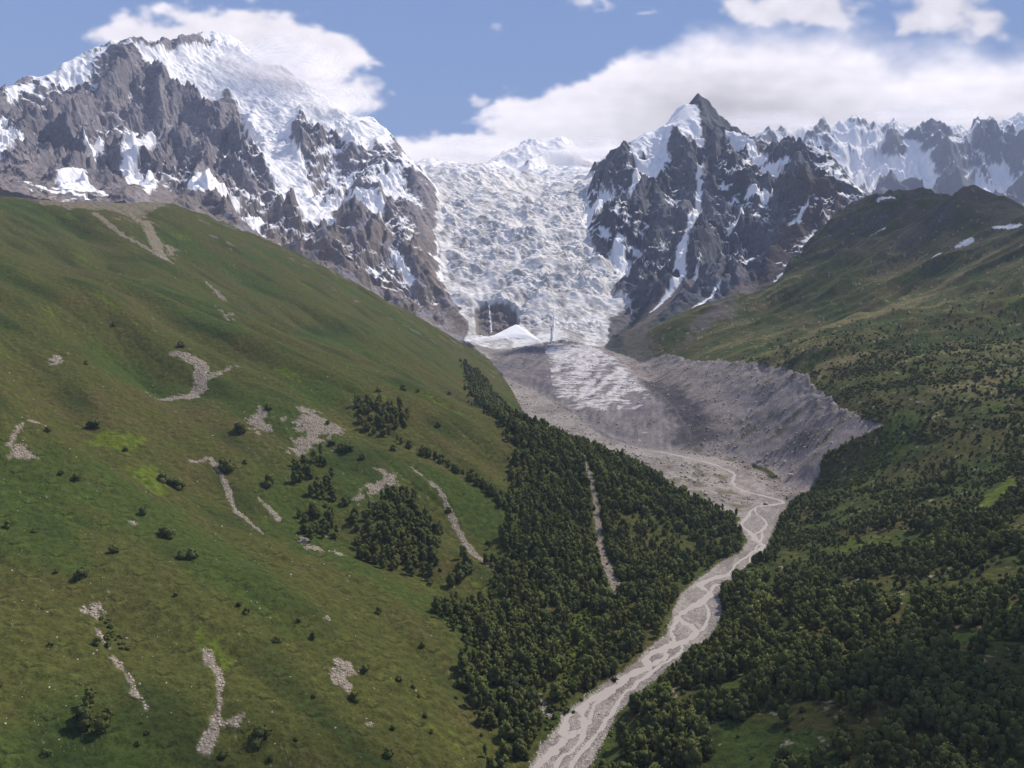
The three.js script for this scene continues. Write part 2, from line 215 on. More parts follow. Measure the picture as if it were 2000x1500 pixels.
const snowMassif = mk([
  poly([[0, 236], [14, 250], [48, 298], [30, 318], [8, 336], [-80, 330], [-80, 240]], 1900), poly([[220, 90], [262, 98], [300, 132], [340, 166], [380, 194], [420, 205], [442, 175], [468, 205], [498, 250], [508, 300], [530, 340], [556, 390], [596, 424], [640, 436], [656, 424], [622, 380], [604, 330], [580, 292], [562, 262], [592, 206], [640, 194], [600, 172], [520, 122], [430, 84], [360, 96], [300, 100]], 1900),
  poly([[244, 300], [312, 284], [262, 338], [330, 372], [290, 378], [222, 350]], 1900), poly([[348, 368], [420, 372], [472, 386], [440, 396], [372, 380]], 1900), poly([[618, 372], [660, 362], [704, 364], [752, 402], [742, 412], [690, 400], [650, 396]], 1900),
  line([[770, 480], [786, 505], [800, 526]], [6, 8, 7], 1900), line([[490, 400], [508, 432]], [9, 14], 1900), poly([[160, 292], [206, 284], [200, 300], [186, 320], [168, 306]], 1900), line([[26, 172], [20, 210]], [14, 10], 1900), poly([[655, 240], [690, 270], [700, 300], [680, 290]], 1900), poly([[720, 330], [760, 370], [780, 388], [742, 366]], 1900), line([[858, 474], [876, 490]], [8, 10], 1900), line([[884, 552], [900, 566]], [8, 12], 1900),
  poly([[100, 345], [150, 350], [200, 362], [120, 358]], 1700), poly([[170, 330], [215, 338], [160, 342]], 1700), line([[60, 362], [170, 372]], [5, 5], 1500), line([[30, 350], [130, 364]], [5, 6], 1500),
]);
const snowPeak = mk([
  poly([[1246, 264], [1300, 238], [1332, 212], [1352, 194], [1348, 222], [1334, 244], [1308, 262], [1300, 292], [1276, 284], [1258, 276]], 1900), line([[1430, 268], [1460, 286], [1492, 304]], [26, 26, 12], 1900), line([[1368, 335], [1362, 400], [1346, 460], [1326, 520]], [8, 10, 12, 14], 1900),
  poly([[1316, 520], [1326, 476], [1346, 500], [1338, 528]], 1900), poly([[1455, 386], [1490, 372], [1512, 378], [1496, 394]], 1900), poly([[1420, 440], [1458, 428], [1444, 448], [1424, 452]], 1900), line([[1228, 385], [1250, 360], [1268, 345]], [10, 22, 10], 1900), line([[1170, 396], [1196, 384], [1222, 380]], [8, 14, 8], 1900), line([[1232, 300], [1262, 330], [1272, 345]], [8, 14, 10], 1900),
  line([[1272, 612], [1310, 575], [1345, 545], [1372, 508]], [2, 9, 7, 2], 1750), line([[1306, 642], [1350, 608], [1386, 580], [1422, 540]], [0, 1, 2, 0], 1700), line([[1535, 440], [1560, 412], [1575, 395]], [8, 9, 6], 1900), line([[1600, 436], [1640, 425], [1668, 410]], [0, 2, 0], 1900), line([[1205, 470], [1220, 500], [1202, 540], [1190, 552]], [22, 20, 12, 8], 1900), line([[1280, 300], [1300, 340]], [10, 6], 1900), poly([[1206, 580], [1226, 584], [1212, 594]], 1900),
]);
const snowRight = mk([line([[1480, 690], [1534, 660]], [2, 4], 1500), line([[1700, 454], [1726, 444]], [4, 5], 1800), line([[1868, 468], [1896, 452]], [3, 8], 1500), line([[1940, 430], [1988, 426]], [4, 7], 1600), line([[1716, 402], [1745, 390]], [5, 5], 1900), line([[1820, 495], [1836, 486]], [3, 3], 1500), line([[1185, 690], [1205, 690]], [5, 7], 1500)]);
const brownSpur = mk([poly([[1530, 352], [1640, 356], [1720, 395], [1650, 440], [1570, 480], [1500, 560], [1440, 600], [1490, 500], [1540, 420]], 1800)]);
const darkDebris = mk([poly([[1240, 736], [1296, 732], [1350, 760], [1392, 810], [1412, 852], [1350, 876], [1300, 872], [1318, 840], [1290, 790]])]);
const screePeak = mk([poly([[1210, 660], [1250, 616], [1330, 560], [1370, 530], [1300, 610], [1262, 640], [1300, 690], [1280, 720], [1240, 710]], 1600), poly([[1320, 690], [1345, 640], [1420, 570], [1470, 545], [1440, 610], [1380, 660]], 1600)]);
const window_ = mk([poly([[926, 600], [950, 590], [985, 590], [1010, 605], [1012, 632], [985, 648], [960, 655], [930, 654]], 1900)]);
const cone = mk([poly([[930, 660], [960, 658], [990, 640], [1004, 628], [1030, 648], [1056, 668], [1010, 662], [960, 666]], 1900)]);
const islands = mk([poly([[1010, 332], [1018, 320], [1042, 330], [1046, 346], [1030, 350]], 3000), poly([[992, 350], [1002, 338], [1010, 348], [1000, 352]], 3000), poly([[1190, 620], [1230, 600], [1250, 640], [1210, 660], [1188, 664]], 1800)]);

const crestMor = box({ p: [[1296, 690], [1360, 698], [1430, 705], [1500, 716], [1572, 731], [1640, 804]].map(q => drop(q[0], q[1] + 6)), w: [0, 0, 0, 0, 0, 0] });
const crestM = box({ p: [[-350, 240, 2900], [0, 178, 3200], [205, 86, 3600], [280, 100, 3750], [430, 74, 4200], [600, 168, 3900], [720, 234, 3600], [830, 352, 3000], [880, 530, 2520]].map(q => P(...q)).map(q => [q[0], q[2]]), w: Array(9).fill(0) });
const crestP = box({ p: [[1245, 266, 3250], [1310, 240, 3300], [1355, 190, 3400], [1430, 267, 3330], [1530, 335, 3150], [1640, 352, 2850], [1700, 388, 2600]].map(q => P(...q)).map(q => [q[0], q[2]]), w: Array(7).fill(0) });
const crestF = box({ p: [[1380, 275, 7950], [1590, 236, 7950], [1830, 252, 7725], [1970, 244, 7650], [2500, 230, 6900]].map(q => P(...q)).map(q => [q[0], q[2]]), w: Array(5).fill(0) });
// ------------------------------------------------------------------ the height and the ground's own colour at a plan position
const out = { h: 0, r: 0, g: 0, b: 0, region: 0, rid: 0 };
function relief(x, z) {
  const D = -z, a = x / D; let h0 = base(x, z), reg = winner, rid = 0, dbed = -99; const edge = sst(0, 60, L[winner] - second);
  if (D < 1400 && x > bed.x0 - 20 && x < bed.x1 + 20) { dbed = depthIn(bed, x, z) + noise(x / 9, z / 9) * 1.2; if (dbed > -16) h0 = lerp(h0, L[2], sst(-16, -1, dbed)); if (dbed > 0) reg = R.valley; }
  if (reg === R.valley && dbed <= 0 && D < 1080 && inAny(plain, x, z) < noise(x / 16, z / 16) * 6) reg = sOf(x, z) > 0 ? R.meadow : R.shrubs;
  let h = h0;
  if (reg === R.valley || reg === R.shrubs || reg === R.meadow || reg === R.peak) {
    const wob = noise(x / 23, z / 23) * 5 + noise(x / 8, z / 8) * 2;
    if (reg !== R.meadow && reg !== R.peak && inAny(moraineIn, x, z) > wob) reg = R.moraine;
    if ((reg === R.valley || reg === R.moraine) && inAny(tongueIn, x, z) > wob * 0.7) reg = R.tongue;
  }
  if (reg === R.ice && D < 2080 && inAny(tongueIn, x, z) > 0) reg = R.tongue;
  if (reg === R.meadow) {
    const s = sOf(x, z), t = tOf(x, z), k = sst(20, 160, s) * (1 - 0.75 * sst(1250, 1480, D));
    h += k * (noise(t / 250 + 3, s / 480) * 34 + noise(t / 95, s / 300 + 7) * 17 * (0.6 + noise(x / 300, z / 300)) + noise(t / 38, s / 130) * 4.6 - (ridged(t / 130 + 2, s / 520, 3) - 0.4) * 17) + noise(x / 14, z / 14) * 0.7 + noise(x / 5, z / 5) * 0.35;
    const g = inAny(scree, x, z, 4); if (g > -3) h -= 0.5 * sst(-3, 2, g) - 0.5 * Math.abs(noise(x / 2.2, z / 2.2)) * sst(-1, 1, g);
    if (D > 1500) h += sst(1500, 1800, D) * (ridged(x / 90, z / 90, 4) - 0.5) * 12;
  } else if (reg === R.shrubs) {
    const k = sst(15, 180, L[1] - L[2]);
    h += k * ((ridged((z * 0.97 + x * 0.24) / 210 + fbm(x / 300, z / 300, 2) * 0.5, (x * 0.97 - z * 0.24) / 1100, 4, 0.5) - 0.45) * 74 * sst(850, 1500, D) + fbm(x / 150, z / 150, 3) * 20 + noise((x * 0.4 - z * 0.9) / 45, (x * 0.9 + z * 0.4) / 140) * 5) + noise(x / 16, z / 16) * 1.4 + noise(x / 6, z / 6) * 0.5;
    if (D > 1700) h += (ridged(x / 110, z / 150, 5) - 0.5) * 26 * sst(1700, 2300, D);
  } else if (reg === R.valley) {
    const d = dbed, ch = inAny(channels, x, z, 3);
    h += fbm(x / 30, z / 30, 3) * 2.4 * sst(4, -12, d) + (d > 0 ? -0.8 * sst(0, 3, d) + (noise(x / 11, z / 16) * 0.25 + noise(x / 4, z / 4) * 0.2) * sst(0.5, -2, ch) - 0.6 * sst(-1.4, 0.6, ch) : noise(x / 6, z / 6) * 0.35);
  } else if (reg === R.tongue) {
    h += 6 * sst(0, 40, inAny(tongueIn, x, z)) + fbm(x / 60, z / 90, 4) * 7 + noise((x + z * 0.15) / 9, z / 70) * 1.6 + (ridged(x / 40, z / 22, 3) - 0.5) * 7 * sst(1400, 1900, D);
  } else if (reg === R.moraine) {
    const md = inAny(moraineIn, x, z), cr = -depthIn(crestMor, x, z); h += noise((x * 0.3 - z) / 11, (x + z * 0.3) / 110) * 0.5 + fbm(x / 60, z / 60, 3) * 7 + (ridged((x * 0.3 - z) / 24, (x + z * 0.3) / 150, 3) - 0.5) * 1.6 * sst(90, 10, cr) + noise(x / 7, z / 7) * 0.6 - 9 * sst(6, 90, md) * sst(0, 60, cr) + (2.5 + noise(x / 18, z / 18) * 5 + noise(x / 7, z / 7) * 2) * sst(22, 0, cr);
  } else if (reg === R.massif) {
    const wx = x + fbm(x / 420, z / 420, 2) * 160, wz = z + fbm(x / 420 + 40, z / 420, 2) * 160, k = sst(1900, 2500, D) * 0.75 + 0.25;
    const c = (wx * 0.87 - wz * 0.5), d = (wx * 0.5 + wz * 0.87);
    const ice = inAny(snowMassif.slice(1, 2), x, z), soft = (1 - 0.82 * sst(-25, 40, ice)) * (0.3 + 0.7 * sst(0, 380, -depthIn(crestM, x, z)));
    rid = ridged(c / 330, d / 620, 7, 0.54);
    const r2 = ridged(wx / 120 + 5, wz / 170, 5, 0.55);
    const r3 = ridged(wx / 34, wz / 48 + 3, 3, 0.6);
    h += soft * k * ((rid - 0.55) * 200 + (r2 - 0.5) * 50 + (r3 - 0.45) * 7 + facet(c / 62 + r2 * 0.8, d / 80) * 26 + facet(wx / 24, wz / 27 + 9) * 9) - 30 * sst(-10, 60, ice);
    const lam = 70, ph = (h + noise(x / 210, z / 210) * 110 + noise(x / 60, z / 60) * 22) / lam; h += soft * k * Math.sin(ph * 6.283) * 7.5 * sst(-0.1, 0.35, noise(x / 170 + 6, z / 170));
    if (ice > 0) { worley(x / 26 + noise(x / 40, z / 40), z / 17); h += sst(0, 20, ice) * ((W2 - W1) * 9 + RV[WID] * 7 - 6 + fbm(x / 90, z / 60, 3) * 22); }
    rid = rid * 0.65 + r2 * 0.35;
  } else if (reg === R.ice) {
    const wx = x + fbm(x / 120, z / 120, 2) * 40, wz = z + fbm(x / 120 + 9, z / 120, 2) * 40, big = fbm(x / 260, z / 220, 3);
    worley(wx / 21, wz / 12); const e1 = W2 - W1, id = RV[WID]; worley(wx / 9 + 3, wz / 5.5); const e2 = W2 - W1;
    const steep = sst(3900, 3100, D) * (0.7 + 0.3 * sst(2050, 2300, D)), win = inAny(window_, x, z), co = inAny(cone, x, z);
    const rough = steep * (1 - sst(-4, 6, co)) * (0.3 + 0.75 * sst(-0.25, 0.15, fbm(x / 170 + 4, z / 120, 2)));
    h += big * 30 + fbm(x / 420 + 8, z / 520, 2) * 120 * sst(2900, 3500, D) + rough * (sst(0, 0.35, e1) * 6 - 6 + id * 6 + sst(0, 0.3, e2) * 3 + (ridged(wx / 80, wz / 40, 4, 0.55) - 0.5) * 17 + (ridged(wx / 62 + 5, wz / 10, 2) - 0.5) * 8 + fbm(x / 150, z / 70, 2) * 18) + (1 - steep) * fbm(x / 70, z / 50, 3) * 12;
    if (win > -8) h -= 26 * sst(-8, 10, win); if (co > -4) h += 10 * sst(-4, 14, co);
    rid = e1; out.g = id;
  } else if (reg === R.peak) {
    const wx = x + fbm(x / 300, z / 300, 2) * 120, wz = z + fbm(x / 300 + 11, z / 300, 2) * 120, k = sst(1850, 2300, D);
    rid = ridged((wx * 0.95 + wz * 0.3) / 250 + 2, (wz * 0.95 - wx * 0.3) / 440, 7, 0.54); const r2 = ridged(wx / 95, wz / 120 + 8, 5, 0.56);
    const top = Math.hypot(x - 861, (z + 3400) * 0.8), soft = (0.36 + 0.64 * sst(60, 330, top)) * (0.3 + 0.7 * sst(0, 260, -depthIn(crestP, x, z))), sc = inAny(screePeak, x, z), sk = 1 - 0.85 * sst(-10, 25, sc);
    h += soft * (0.15 + 0.85 * k) * sk * ((rid - 0.55) * 150 + (r2 - 0.5) * 40 + facet(wx / 58 + r2 * 0.8, wz / 74) * 24 + facet(wx / 23, wz / 25 + 9) * 9);
    const ph = (h + noise(x / 150, z / 150) * 90 + noise(x / 50, z / 50) * 18) / 52; h += soft * k * sk * Math.sin(ph * 6.283) * 5 * sst(-0.1, 0.35, noise(x / 120 + 2, z / 120));
    rid = rid * 0.6 + r2 * 0.4;
  } else if (reg === R.far || reg === R.mid) {
    const wx = x + fbm(x / 500, z / 500, 2) * 200, wz = z + fbm(x / 500 + 7, z / 500, 2) * 200;
    const q = reg === R.far ? 1.5 : 1; rid = ridged((wx * 0.9 + wz * 0.4) / (420 * q), (wz * 0.9 - wx * 0.4) / (900 * q), 7, 0.55); const r2 = ridged(wx / (150 * q), wz / (170 * q), 5, 0.55); h += q * ((rid - 0.5) * 300 + (r2 - 0.5) * 55) * (reg === R.far ? 0.26 + 0.74 * sst(0, 600, -depthIn(crestF, x, z)) : 0.4); rid = rid * 0.7 + r2 * 0.3;
  }
  // neighbouring landforms meet at the smooth blend
  if (reg >= R.massif) h = lerp(h0, h, 0.35 + 0.65 * edge);
  out.h = h; out.region = reg; out.rid = rid; return h;
}

// ------------------------------------------------------------------ the land as one graded mesh, divided by landform
const cols = [], rows = [];
{ for (let a = -1.75; a < -0.80; a += 0.02 + (-0.80 - a) * 0.02) cols.push(a); for (let i = 0; i <= 800; i++) cols.push(-0.79 + 1.58 * i / 800); for (let a = 0.80, k = 0.012; a < 1.75; a += k, k *= 1.1) cols.push(a); }
{ const step = D => D < 600 ? 1.6 : D < 1300 ? lerp(1.6, 3.8, (D - 600) / 700) : D < 1950 ? 3.8 : D < 3900 ? 3.8 : D < 4600 ? 7 : D < 5600 ? 11 : 13; for (let D = 110; D < 8500; D += step(D)) rows.push(D); }
const NC = cols.length, NR = rows.length, NV = NC * NR;
console.log('grid', NC, NR, NV);
const pos = new Float32Array(NV * 3), col = new Float32Array(NV * 3), uvs = new Float32Array(NV * 2), reg = new Uint8Array(NV), ridA = new Float32Array(NV), idA = new Float32Array(NV);
for (let j = 0; j < NR; j++) for (let i = 0; i < NC; i++) { const k = j * NC + i, x = cols[i] * rows[j], z = -rows[j]; pos[3 * k] = x; pos[3 * k + 1] = relief(x, z); pos[3 * k + 2] = z; reg[k] = out.region; ridA[k] = out.rid; idA[k] = out.g; }
console.log('heights done');
const nrm = new Float32Array(NV * 3);
for (let j = 0; j < NR; j++) for (let i = 0; i < NC; i++) {
  const k = j * NC + i, l = i ? k - 1 : k, r = i < NC - 1 ? k + 1 : k, n = j ? k - NC : k, f = j < NR - 1 ? k + NC : k;
  const ax = pos[3 * r] - pos[3 * l], ay = pos[3 * r + 1] - pos[3 * l + 1], az = pos[3 * r + 2] - pos[3 * l + 2], bx = pos[3 * f] - pos[3 * n], by = pos[3 * f + 1] - pos[3 * n + 1], bz = pos[3 * f + 2] - pos[3 * n + 2];
  let nx = ay * bz - az * by, ny = az * bx - ax * bz, nz = ax * by - ay * bx; const q = Math.hypot(nx, ny, nz) || 1; nrm[3 * k] = nx / q; nrm[3 * k + 1] = ny / q; nrm[3 * k + 2] = nz / q;
}
const C = (r, g, b) => [r, g, b], mix = (a, b, t) => [a[0] + (b[0] - a[0]) * t, a[1] + (b[1] - a[1]) * t, a[2] + (b[2] - a[2]) * t];
const SNOW = C(0.86, 0.84, 0.83), STONE = C(0.34, 0.285, 0.218), OLIVE = C(0.07, 0.075, 0.019), GREEN = C(0.053, 0.074, 0.016), BROWN = C(0.086, 0.072, 0.025), LIME = C(0.095, 0.13, 0.014), DARK = C(0.03, 0.046, 0.012), STRAW = C(0.19, 0.16, 0.07), EARTH = C(0.13, 0.105, 0.07);
function shade(k) {
  const x = pos[3 * k], y = pos[3 * k + 1], z = pos[3 * k + 2], D = -z, ny = nrm[3 * k + 1], n1 = noise(x / 60, z / 60), n2 = noise(x / 17 + 9, z / 17), n3 = noise(x / 5, z / 5 + 3), n4 = noise(x / 1.9, z / 1.9), rg = reg[k], rid = ridA[k];
  let c;
  if (rg === R.meadow) {
    const s = sOf(x, z), t = tOf(x, z), str = noise(t / 55, s / 200);
    c = mix(OLIVE, BROWN, 0.7 * sst(-0.05, 0.6, n1 * 0.6 + fbm(x / 220, z / 220, 2) * 0.8 + n2 * 0.4)); c = mix(c, GREEN, sst(0.0, 0.5, str * 0.8 + n2 * 0.3 + noise(x / 140 + 5, z / 140) * 0.6)); c = mix(c, DARK, 0.7 * sst(0.25, 0.7, noise(t / 30 + 4, s / 90) + n3 * 0.3));
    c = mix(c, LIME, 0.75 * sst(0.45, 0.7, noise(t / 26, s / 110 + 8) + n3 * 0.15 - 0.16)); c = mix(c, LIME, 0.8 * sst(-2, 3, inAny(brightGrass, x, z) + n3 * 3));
    c = c.map(v => v * (1 + 0.16 * noise(t / 40, s / 2.6)));
    const rag = noise(x / 11 + 3, z / 11), sc = ragged(scree, x, z, rag * 4.5 + n3 * 3.4 + n4 * 1.8), gt = inAny(gravelTop, x, z, 60) + n1 * 24 + n2 * 26 + n3 * 10 - 6; c = mix(c, mix(STONE, EARTH, clamp(0.3 + n4 * 0.7 + n3 * 0.4)), sst(-0.8, 0.8, sc) * (D > 1000 ? 0.75 : 0.95)); c = mix(c, mix(EARTH, STONE, clamp(0.4 + n3 * 0.6)), 0.8 * sst(-6, 14, gt));
    const spk = noise(x / 1.7 + 31, z / 1.7) + noise(x / 40, z / 40 + 3) * 0.35; if (D < 1400) c = mix(c, STONE, 0.5 * sst(0.85, 1.0, spk));
    if (D > 1480) { const rk = sst(0.62, 0.4, ny + n2 * 0.1) + sst(0.1, 0.5, n2 + noise(x / 90, z / 40) - 0.6 + sst(1650, 2000, D)); c = mix(c, mix(C(0.17, 0.145, 0.13), EARTH, 0.4 + n3 * 0.4), clamp(rk)); }
    c = c.map(v => v * (1 + n3 * 0.26 + n4 * 0.2));
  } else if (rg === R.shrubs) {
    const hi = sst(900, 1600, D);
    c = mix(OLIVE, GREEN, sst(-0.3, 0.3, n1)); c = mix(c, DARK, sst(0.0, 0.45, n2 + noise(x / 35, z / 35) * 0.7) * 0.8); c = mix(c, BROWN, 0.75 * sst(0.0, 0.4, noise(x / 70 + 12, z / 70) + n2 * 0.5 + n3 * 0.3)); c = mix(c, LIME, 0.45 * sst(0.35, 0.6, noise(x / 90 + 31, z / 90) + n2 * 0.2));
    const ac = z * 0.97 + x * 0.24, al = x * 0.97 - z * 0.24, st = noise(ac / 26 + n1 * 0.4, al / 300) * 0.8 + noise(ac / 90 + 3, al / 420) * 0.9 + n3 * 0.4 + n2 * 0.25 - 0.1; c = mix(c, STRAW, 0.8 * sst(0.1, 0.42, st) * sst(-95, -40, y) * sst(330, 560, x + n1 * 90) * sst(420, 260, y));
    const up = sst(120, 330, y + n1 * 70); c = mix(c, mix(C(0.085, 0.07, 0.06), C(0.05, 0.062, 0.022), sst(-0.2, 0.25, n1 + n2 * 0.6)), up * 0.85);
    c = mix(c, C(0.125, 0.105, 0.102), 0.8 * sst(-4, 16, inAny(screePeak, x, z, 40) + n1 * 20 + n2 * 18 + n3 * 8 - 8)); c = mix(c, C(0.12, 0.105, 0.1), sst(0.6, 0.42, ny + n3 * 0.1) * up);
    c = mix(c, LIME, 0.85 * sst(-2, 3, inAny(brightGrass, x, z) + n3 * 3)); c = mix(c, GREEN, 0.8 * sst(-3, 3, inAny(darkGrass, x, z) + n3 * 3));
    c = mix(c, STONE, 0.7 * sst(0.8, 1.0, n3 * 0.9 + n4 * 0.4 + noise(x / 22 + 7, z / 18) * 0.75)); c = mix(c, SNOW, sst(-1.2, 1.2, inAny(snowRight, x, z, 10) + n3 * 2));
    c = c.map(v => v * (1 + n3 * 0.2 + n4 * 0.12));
  } else if (rg === R.valley) {
    const d = depthIn(bed, x, z); c = mix(C(0.37, 0.325, 0.29), C(0.27, 0.235, 0.21), sst(-0.3, 0.3, n1 + n2 * 0.5 + n3 * 0.4)); if (d > 0) c = mix(c, C(0.42, 0.37, 0.32), 0.7 * sst(0.1, 0.4, noise(tOf(x, z) / 30, sOf(x, z) / 5) + n3 * 0.2)); if (d < 0) c = mix(c, C(0.13, 0.12, 0.05), 0.75 * sst(0.0, 0.4, noise(x / 20 + 4, z / 34) + n2 * 0.3 + n3 * 0.4) * sst(0, 10, -d) * sst(1120, 1020, D)); c = c.map(v => v * (1 + n3 * 0.12 + n4 * 0.25));
  } else if (rg === R.tongue) {
    const td = inAny(tongueIn, x, z), w = sst(-75, 30, inAny(white, x, z) + n1 * 30 + n2 * 10), bands = noise(x / 60 + n2 * 0.4, z / 9) * 0.9 + noise(x / 26, z / 4.5) * 0.5, run = noise((x + (z + 1500) * 0.45) / 16, z / 160);
    c = mix(C(0.25, 0.218, 0.212), C(0.175, 0.158, 0.165), sst(-0.25, 0.3, run * 0.7 + n1 * 0.5)); c = mix(c, C(0.66, 0.62, 0.61), sst(0.1, 0.5, w * 0.66 + 0.12 + bands * 0.55 + run * 0.4 - 0.42 + 0.25 * sst(-70, -30, y) * w)); c = mix(c, C(0.13, 0.115, 0.115), 0.55 * sst(0.35, 0.5, Math.abs(noise((x + (z + 1500) * 0.45) / 38 + 7, z / 220)) < 0.03 ? 1 : 0)); c = mix(c, C(0.3, 0.262, 0.24), sst(22, 0, td + n2 * 10 + n3 * 4) * 0.8); c = mix(c, C(0.085, 0.078, 0.082), 0.85 * sst(-4, 14, inAny(darkDebris, x, z, 30) + n2 * 9)); c = c.map(v => v * (1 + n3 * 0.12 + n4 * 0.08));
  } else if (rg === R.moraine) {
    c = mix(C(0.34, 0.29, 0.262), C(0.25, 0.213, 0.195), sst(-0.3, 0.35, noise((x * 0.3 - z) / 14, (x + z * 0.3) / 90) * 0.3 + n1 * 0.4 + n2 * 0.4 + n3 * 0.4)); c = mix(c, C(0.12, 0.11, 0.05), 0.65 * sst(0.2, 0.5, noise(x / 40 + 3, z / 25) + n3 * 0.35 - 0.08)); c = mix(c, C(0.5, 0.45, 0.42), 0.6 * sst(0.6, 0.8, n4 + n3 * 0.4)); c = mix(c, C(0.085, 0.078, 0.082), 0.9 * sst(-8, 14, inAny(darkDebris, x, z, 30) + n2 * 9 + n3 * 5)); c = c.map(v => v * (1 + n3 * 0.15 + n4 * 0.14));
  } else if (rg === R.ice) {
    const flow = noise((x - 60 + (z + 2500) * 0.05) / 34 + n1 * 0.3, z / 420), dirt = fbm(x / 70, z / 50, 4) + noise(x / 8, z / 4) * 0.3; c = mix(C(0.74, 0.7, 0.665), C(0.4, 0.375, 0.35), sst(-0.12, 0.5, dirt + n3 * 0.2 + noise(x / 16, z / 6) * 0.45 + noise(x / 60, z / 9) * 0.25 + sst(480, 160, y) * 0.22 - sst(560, 800, y) * 0.4 + flow * 0.3)); c = mix(c, C(0.42, 0.52, 0.55), 0.35 * sst(0.12, 0.02, rid)); c = mix(c, C(0.33, 0.29, 0.26), 0.7 * sst(0.35, 0.6, dirt + sst(160, 20, y) * 0.25 + flow * 0.2 - sst(520, 740, y)));
    const win = inAny(window_, x, z, 10), co = inAny(cone, x, z, 10); if (win > -4) c = mix(c, mix(C(0.19, 0.16, 0.145), C(0.13, 0.115, 0.11), sst(-0.2, 0.3, noise(x / 4, y / 30))), sst(-2, 2, win + n3 * 2)); if (co > -4) c = mix(c, SNOW, sst(-2, 2, co + n3 * 2)); const isl = inAny(islands, x, z, 20); if (isl > -15) c = mix(c, C(0.11, 0.1, 0.1), sst(-3, 3, isl + n2 * 8 + n3 * 4)); c = mix(c, SNOW, 0.75 * sst(690, 860, y + n1 * 90 + n2 * 30)); c = c.map(v => v * (1 + n3 * 0.05));
  } else {
    const big = fbm(x / 260, z / 260, 3), strata = noise(x / 130 + y / 70, y / 13 + x / 300);
    const massif = rg === R.massif, pk = rg === R.peak;
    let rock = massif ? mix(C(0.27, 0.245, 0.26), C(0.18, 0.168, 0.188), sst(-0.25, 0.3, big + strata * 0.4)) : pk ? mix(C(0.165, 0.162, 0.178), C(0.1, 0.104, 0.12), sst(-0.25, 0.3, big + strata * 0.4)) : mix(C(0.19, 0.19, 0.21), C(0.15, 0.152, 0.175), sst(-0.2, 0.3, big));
    if (massif) rock = mix(rock, C(0.225, 0.19, 0.168), sst(620, 380, y + n1 * 160) * sst(-0.3, 0.25, n1 + strata * 0.5 + 0.1));
    if (pk) rock = mix(rock, C(0.13, 0.105, 0.1), sst(-20, 25, inAny(brownSpur, x, z, 60) + n1 * 30 + n2 * 12));
    if (pk) rock = mix(rock, C(0.17, 0.14, 0.14), sst(-8, 10, inAny(screePeak, x, z, 40) + n2 * 14)), rock = mix(rock, C(0.05, 0.06, 0.025), 0.6 * sst(120, 20, y + n1 * 60) * sst(0.3, 0.8, ny));
    rock = rock.map(v => v * (1 + n2 * 0.12 + n3 * 0.18));
    // snow lies where the ground is less steep, in the gullies and on the drawn snowfields
    let s; const slope = nyS[k] * 0.5 + ny * 0.5 + n2 * 0.04, rid = ridS[k] * 0.6 + ridA[k] * 0.4;
    if (massif) { const p = inAny(snowMassif, x, z, 40); s = (slope - 0.62) * 3.2 + (0.56 - rid) * 2.4 + big * 0.9 + clamp((y - 720) / 900, -0.75, 0.55) - 0.06 - 0.8 * sst(-1120, -1330, x + n1 * 60) * sst(1640, 1480, y + n1 * 90); if (p > -40) s += 3.2 * sst(-14, 12, p + n2 * 10 + n3 * 6); if (p < 0 && D < 2250) s -= 1.2; }
    else if (pk) { const p = inAny(snowPeak, x, z, 30); s = (slope - 0.66) * 2.6 + (0.53 - rid) * 2.6 + big * 0.6 + clamp((y - 520) / 1100, -0.7, 0.4) - 0.08; if (p > -30) s += 3.2 * sst(-5, 5, p + n2 * 5 + n3 * 4); s -= 1.3 * sst(260, 120, y + n1 * 50) * (p < -4 ? 1 : 0); const sc = inAny(screePeak, x, z); if (sc > 0 && p < 0) s -= 2; const sx = x - 861, st = Math.hypot(sx, z + 3400); s -= 3.2 * Math.max(sst(-22, 10, sx + (z + 3400) * 0.1 + n2 * 14 + n3 * 6) * sst(430, 340, st + n2 * 30), sst(70, 35, st + n2 * 12)) * (inAny(snowPeak.slice(1, 2), x, z, 20) > -4 ? 0 : 1); s += big * 0.5; }
    else s = (slope - 0.6) * 2.4 + (0.58 - rid) * 2.6 + big * 0.8 + clamp((y - (rg === R.far ? 1500 : 1000)) / 1200, -0.5, 0.35) + (rg === R.mid ? 0.5 : -0.12);
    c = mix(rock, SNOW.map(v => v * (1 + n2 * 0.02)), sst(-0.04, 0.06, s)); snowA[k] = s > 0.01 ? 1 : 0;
    if (massif && inAny(snowMassif.slice(1, 2), x, z) > 5 && y < 900) c = mix(c, C(0.6, 0.6, 0.62), 0.7 * sst(-0.2, 0.3, fbm(x / 50, z / 40, 3)));
  }
  col[3 * k] = c[0]; col[3 * k + 1] = c[1]; col[3 * k + 2] = c[2]; const S = rg >= R.massif ? 1 / 60 : 1 / 24; uvs[2 * k] = x * S; uvs[2 * k + 1] = (rg >= R.massif ? y * 0.9 - z * 0.55 : -z) * S;
}
const nyS = new Float32Array(NV), ridS = new Float32Array(NV), snowA = new Uint8Array(NV);
{ const ty = new Float32Array(NV), tr2 = new Float32Array(NV); for (let j = 0; j < NR; j++) for (let i = 0; i < NC; i++) { const k = j * NC + i; let a = 0, b = 0, n = 0; for (let q = -4; q <= 4; q++) if (i + q >= 0 && i + q < NC) { a += nrm[3 * (k + q) + 1]; b += ridA[k + q]; n++; } ty[k] = a / n; tr2[k] = b / n; }
  for (let j = 0; j < NR; j++) for (let i = 0; i < NC; i++) { const k = j * NC + i; let a = 0, b = 0, n = 0; for (let q = -3; q <= 3; q++) if (j + q >= 0 && j + q < NR) { a += ty[k + q * NC]; b += tr2[k + q * NC]; n++; } nyS[k] = a / n; ridS[k] = b / n; } }
for (let k = 0; k < NV; k++) shade(k);
console.log('colours done');

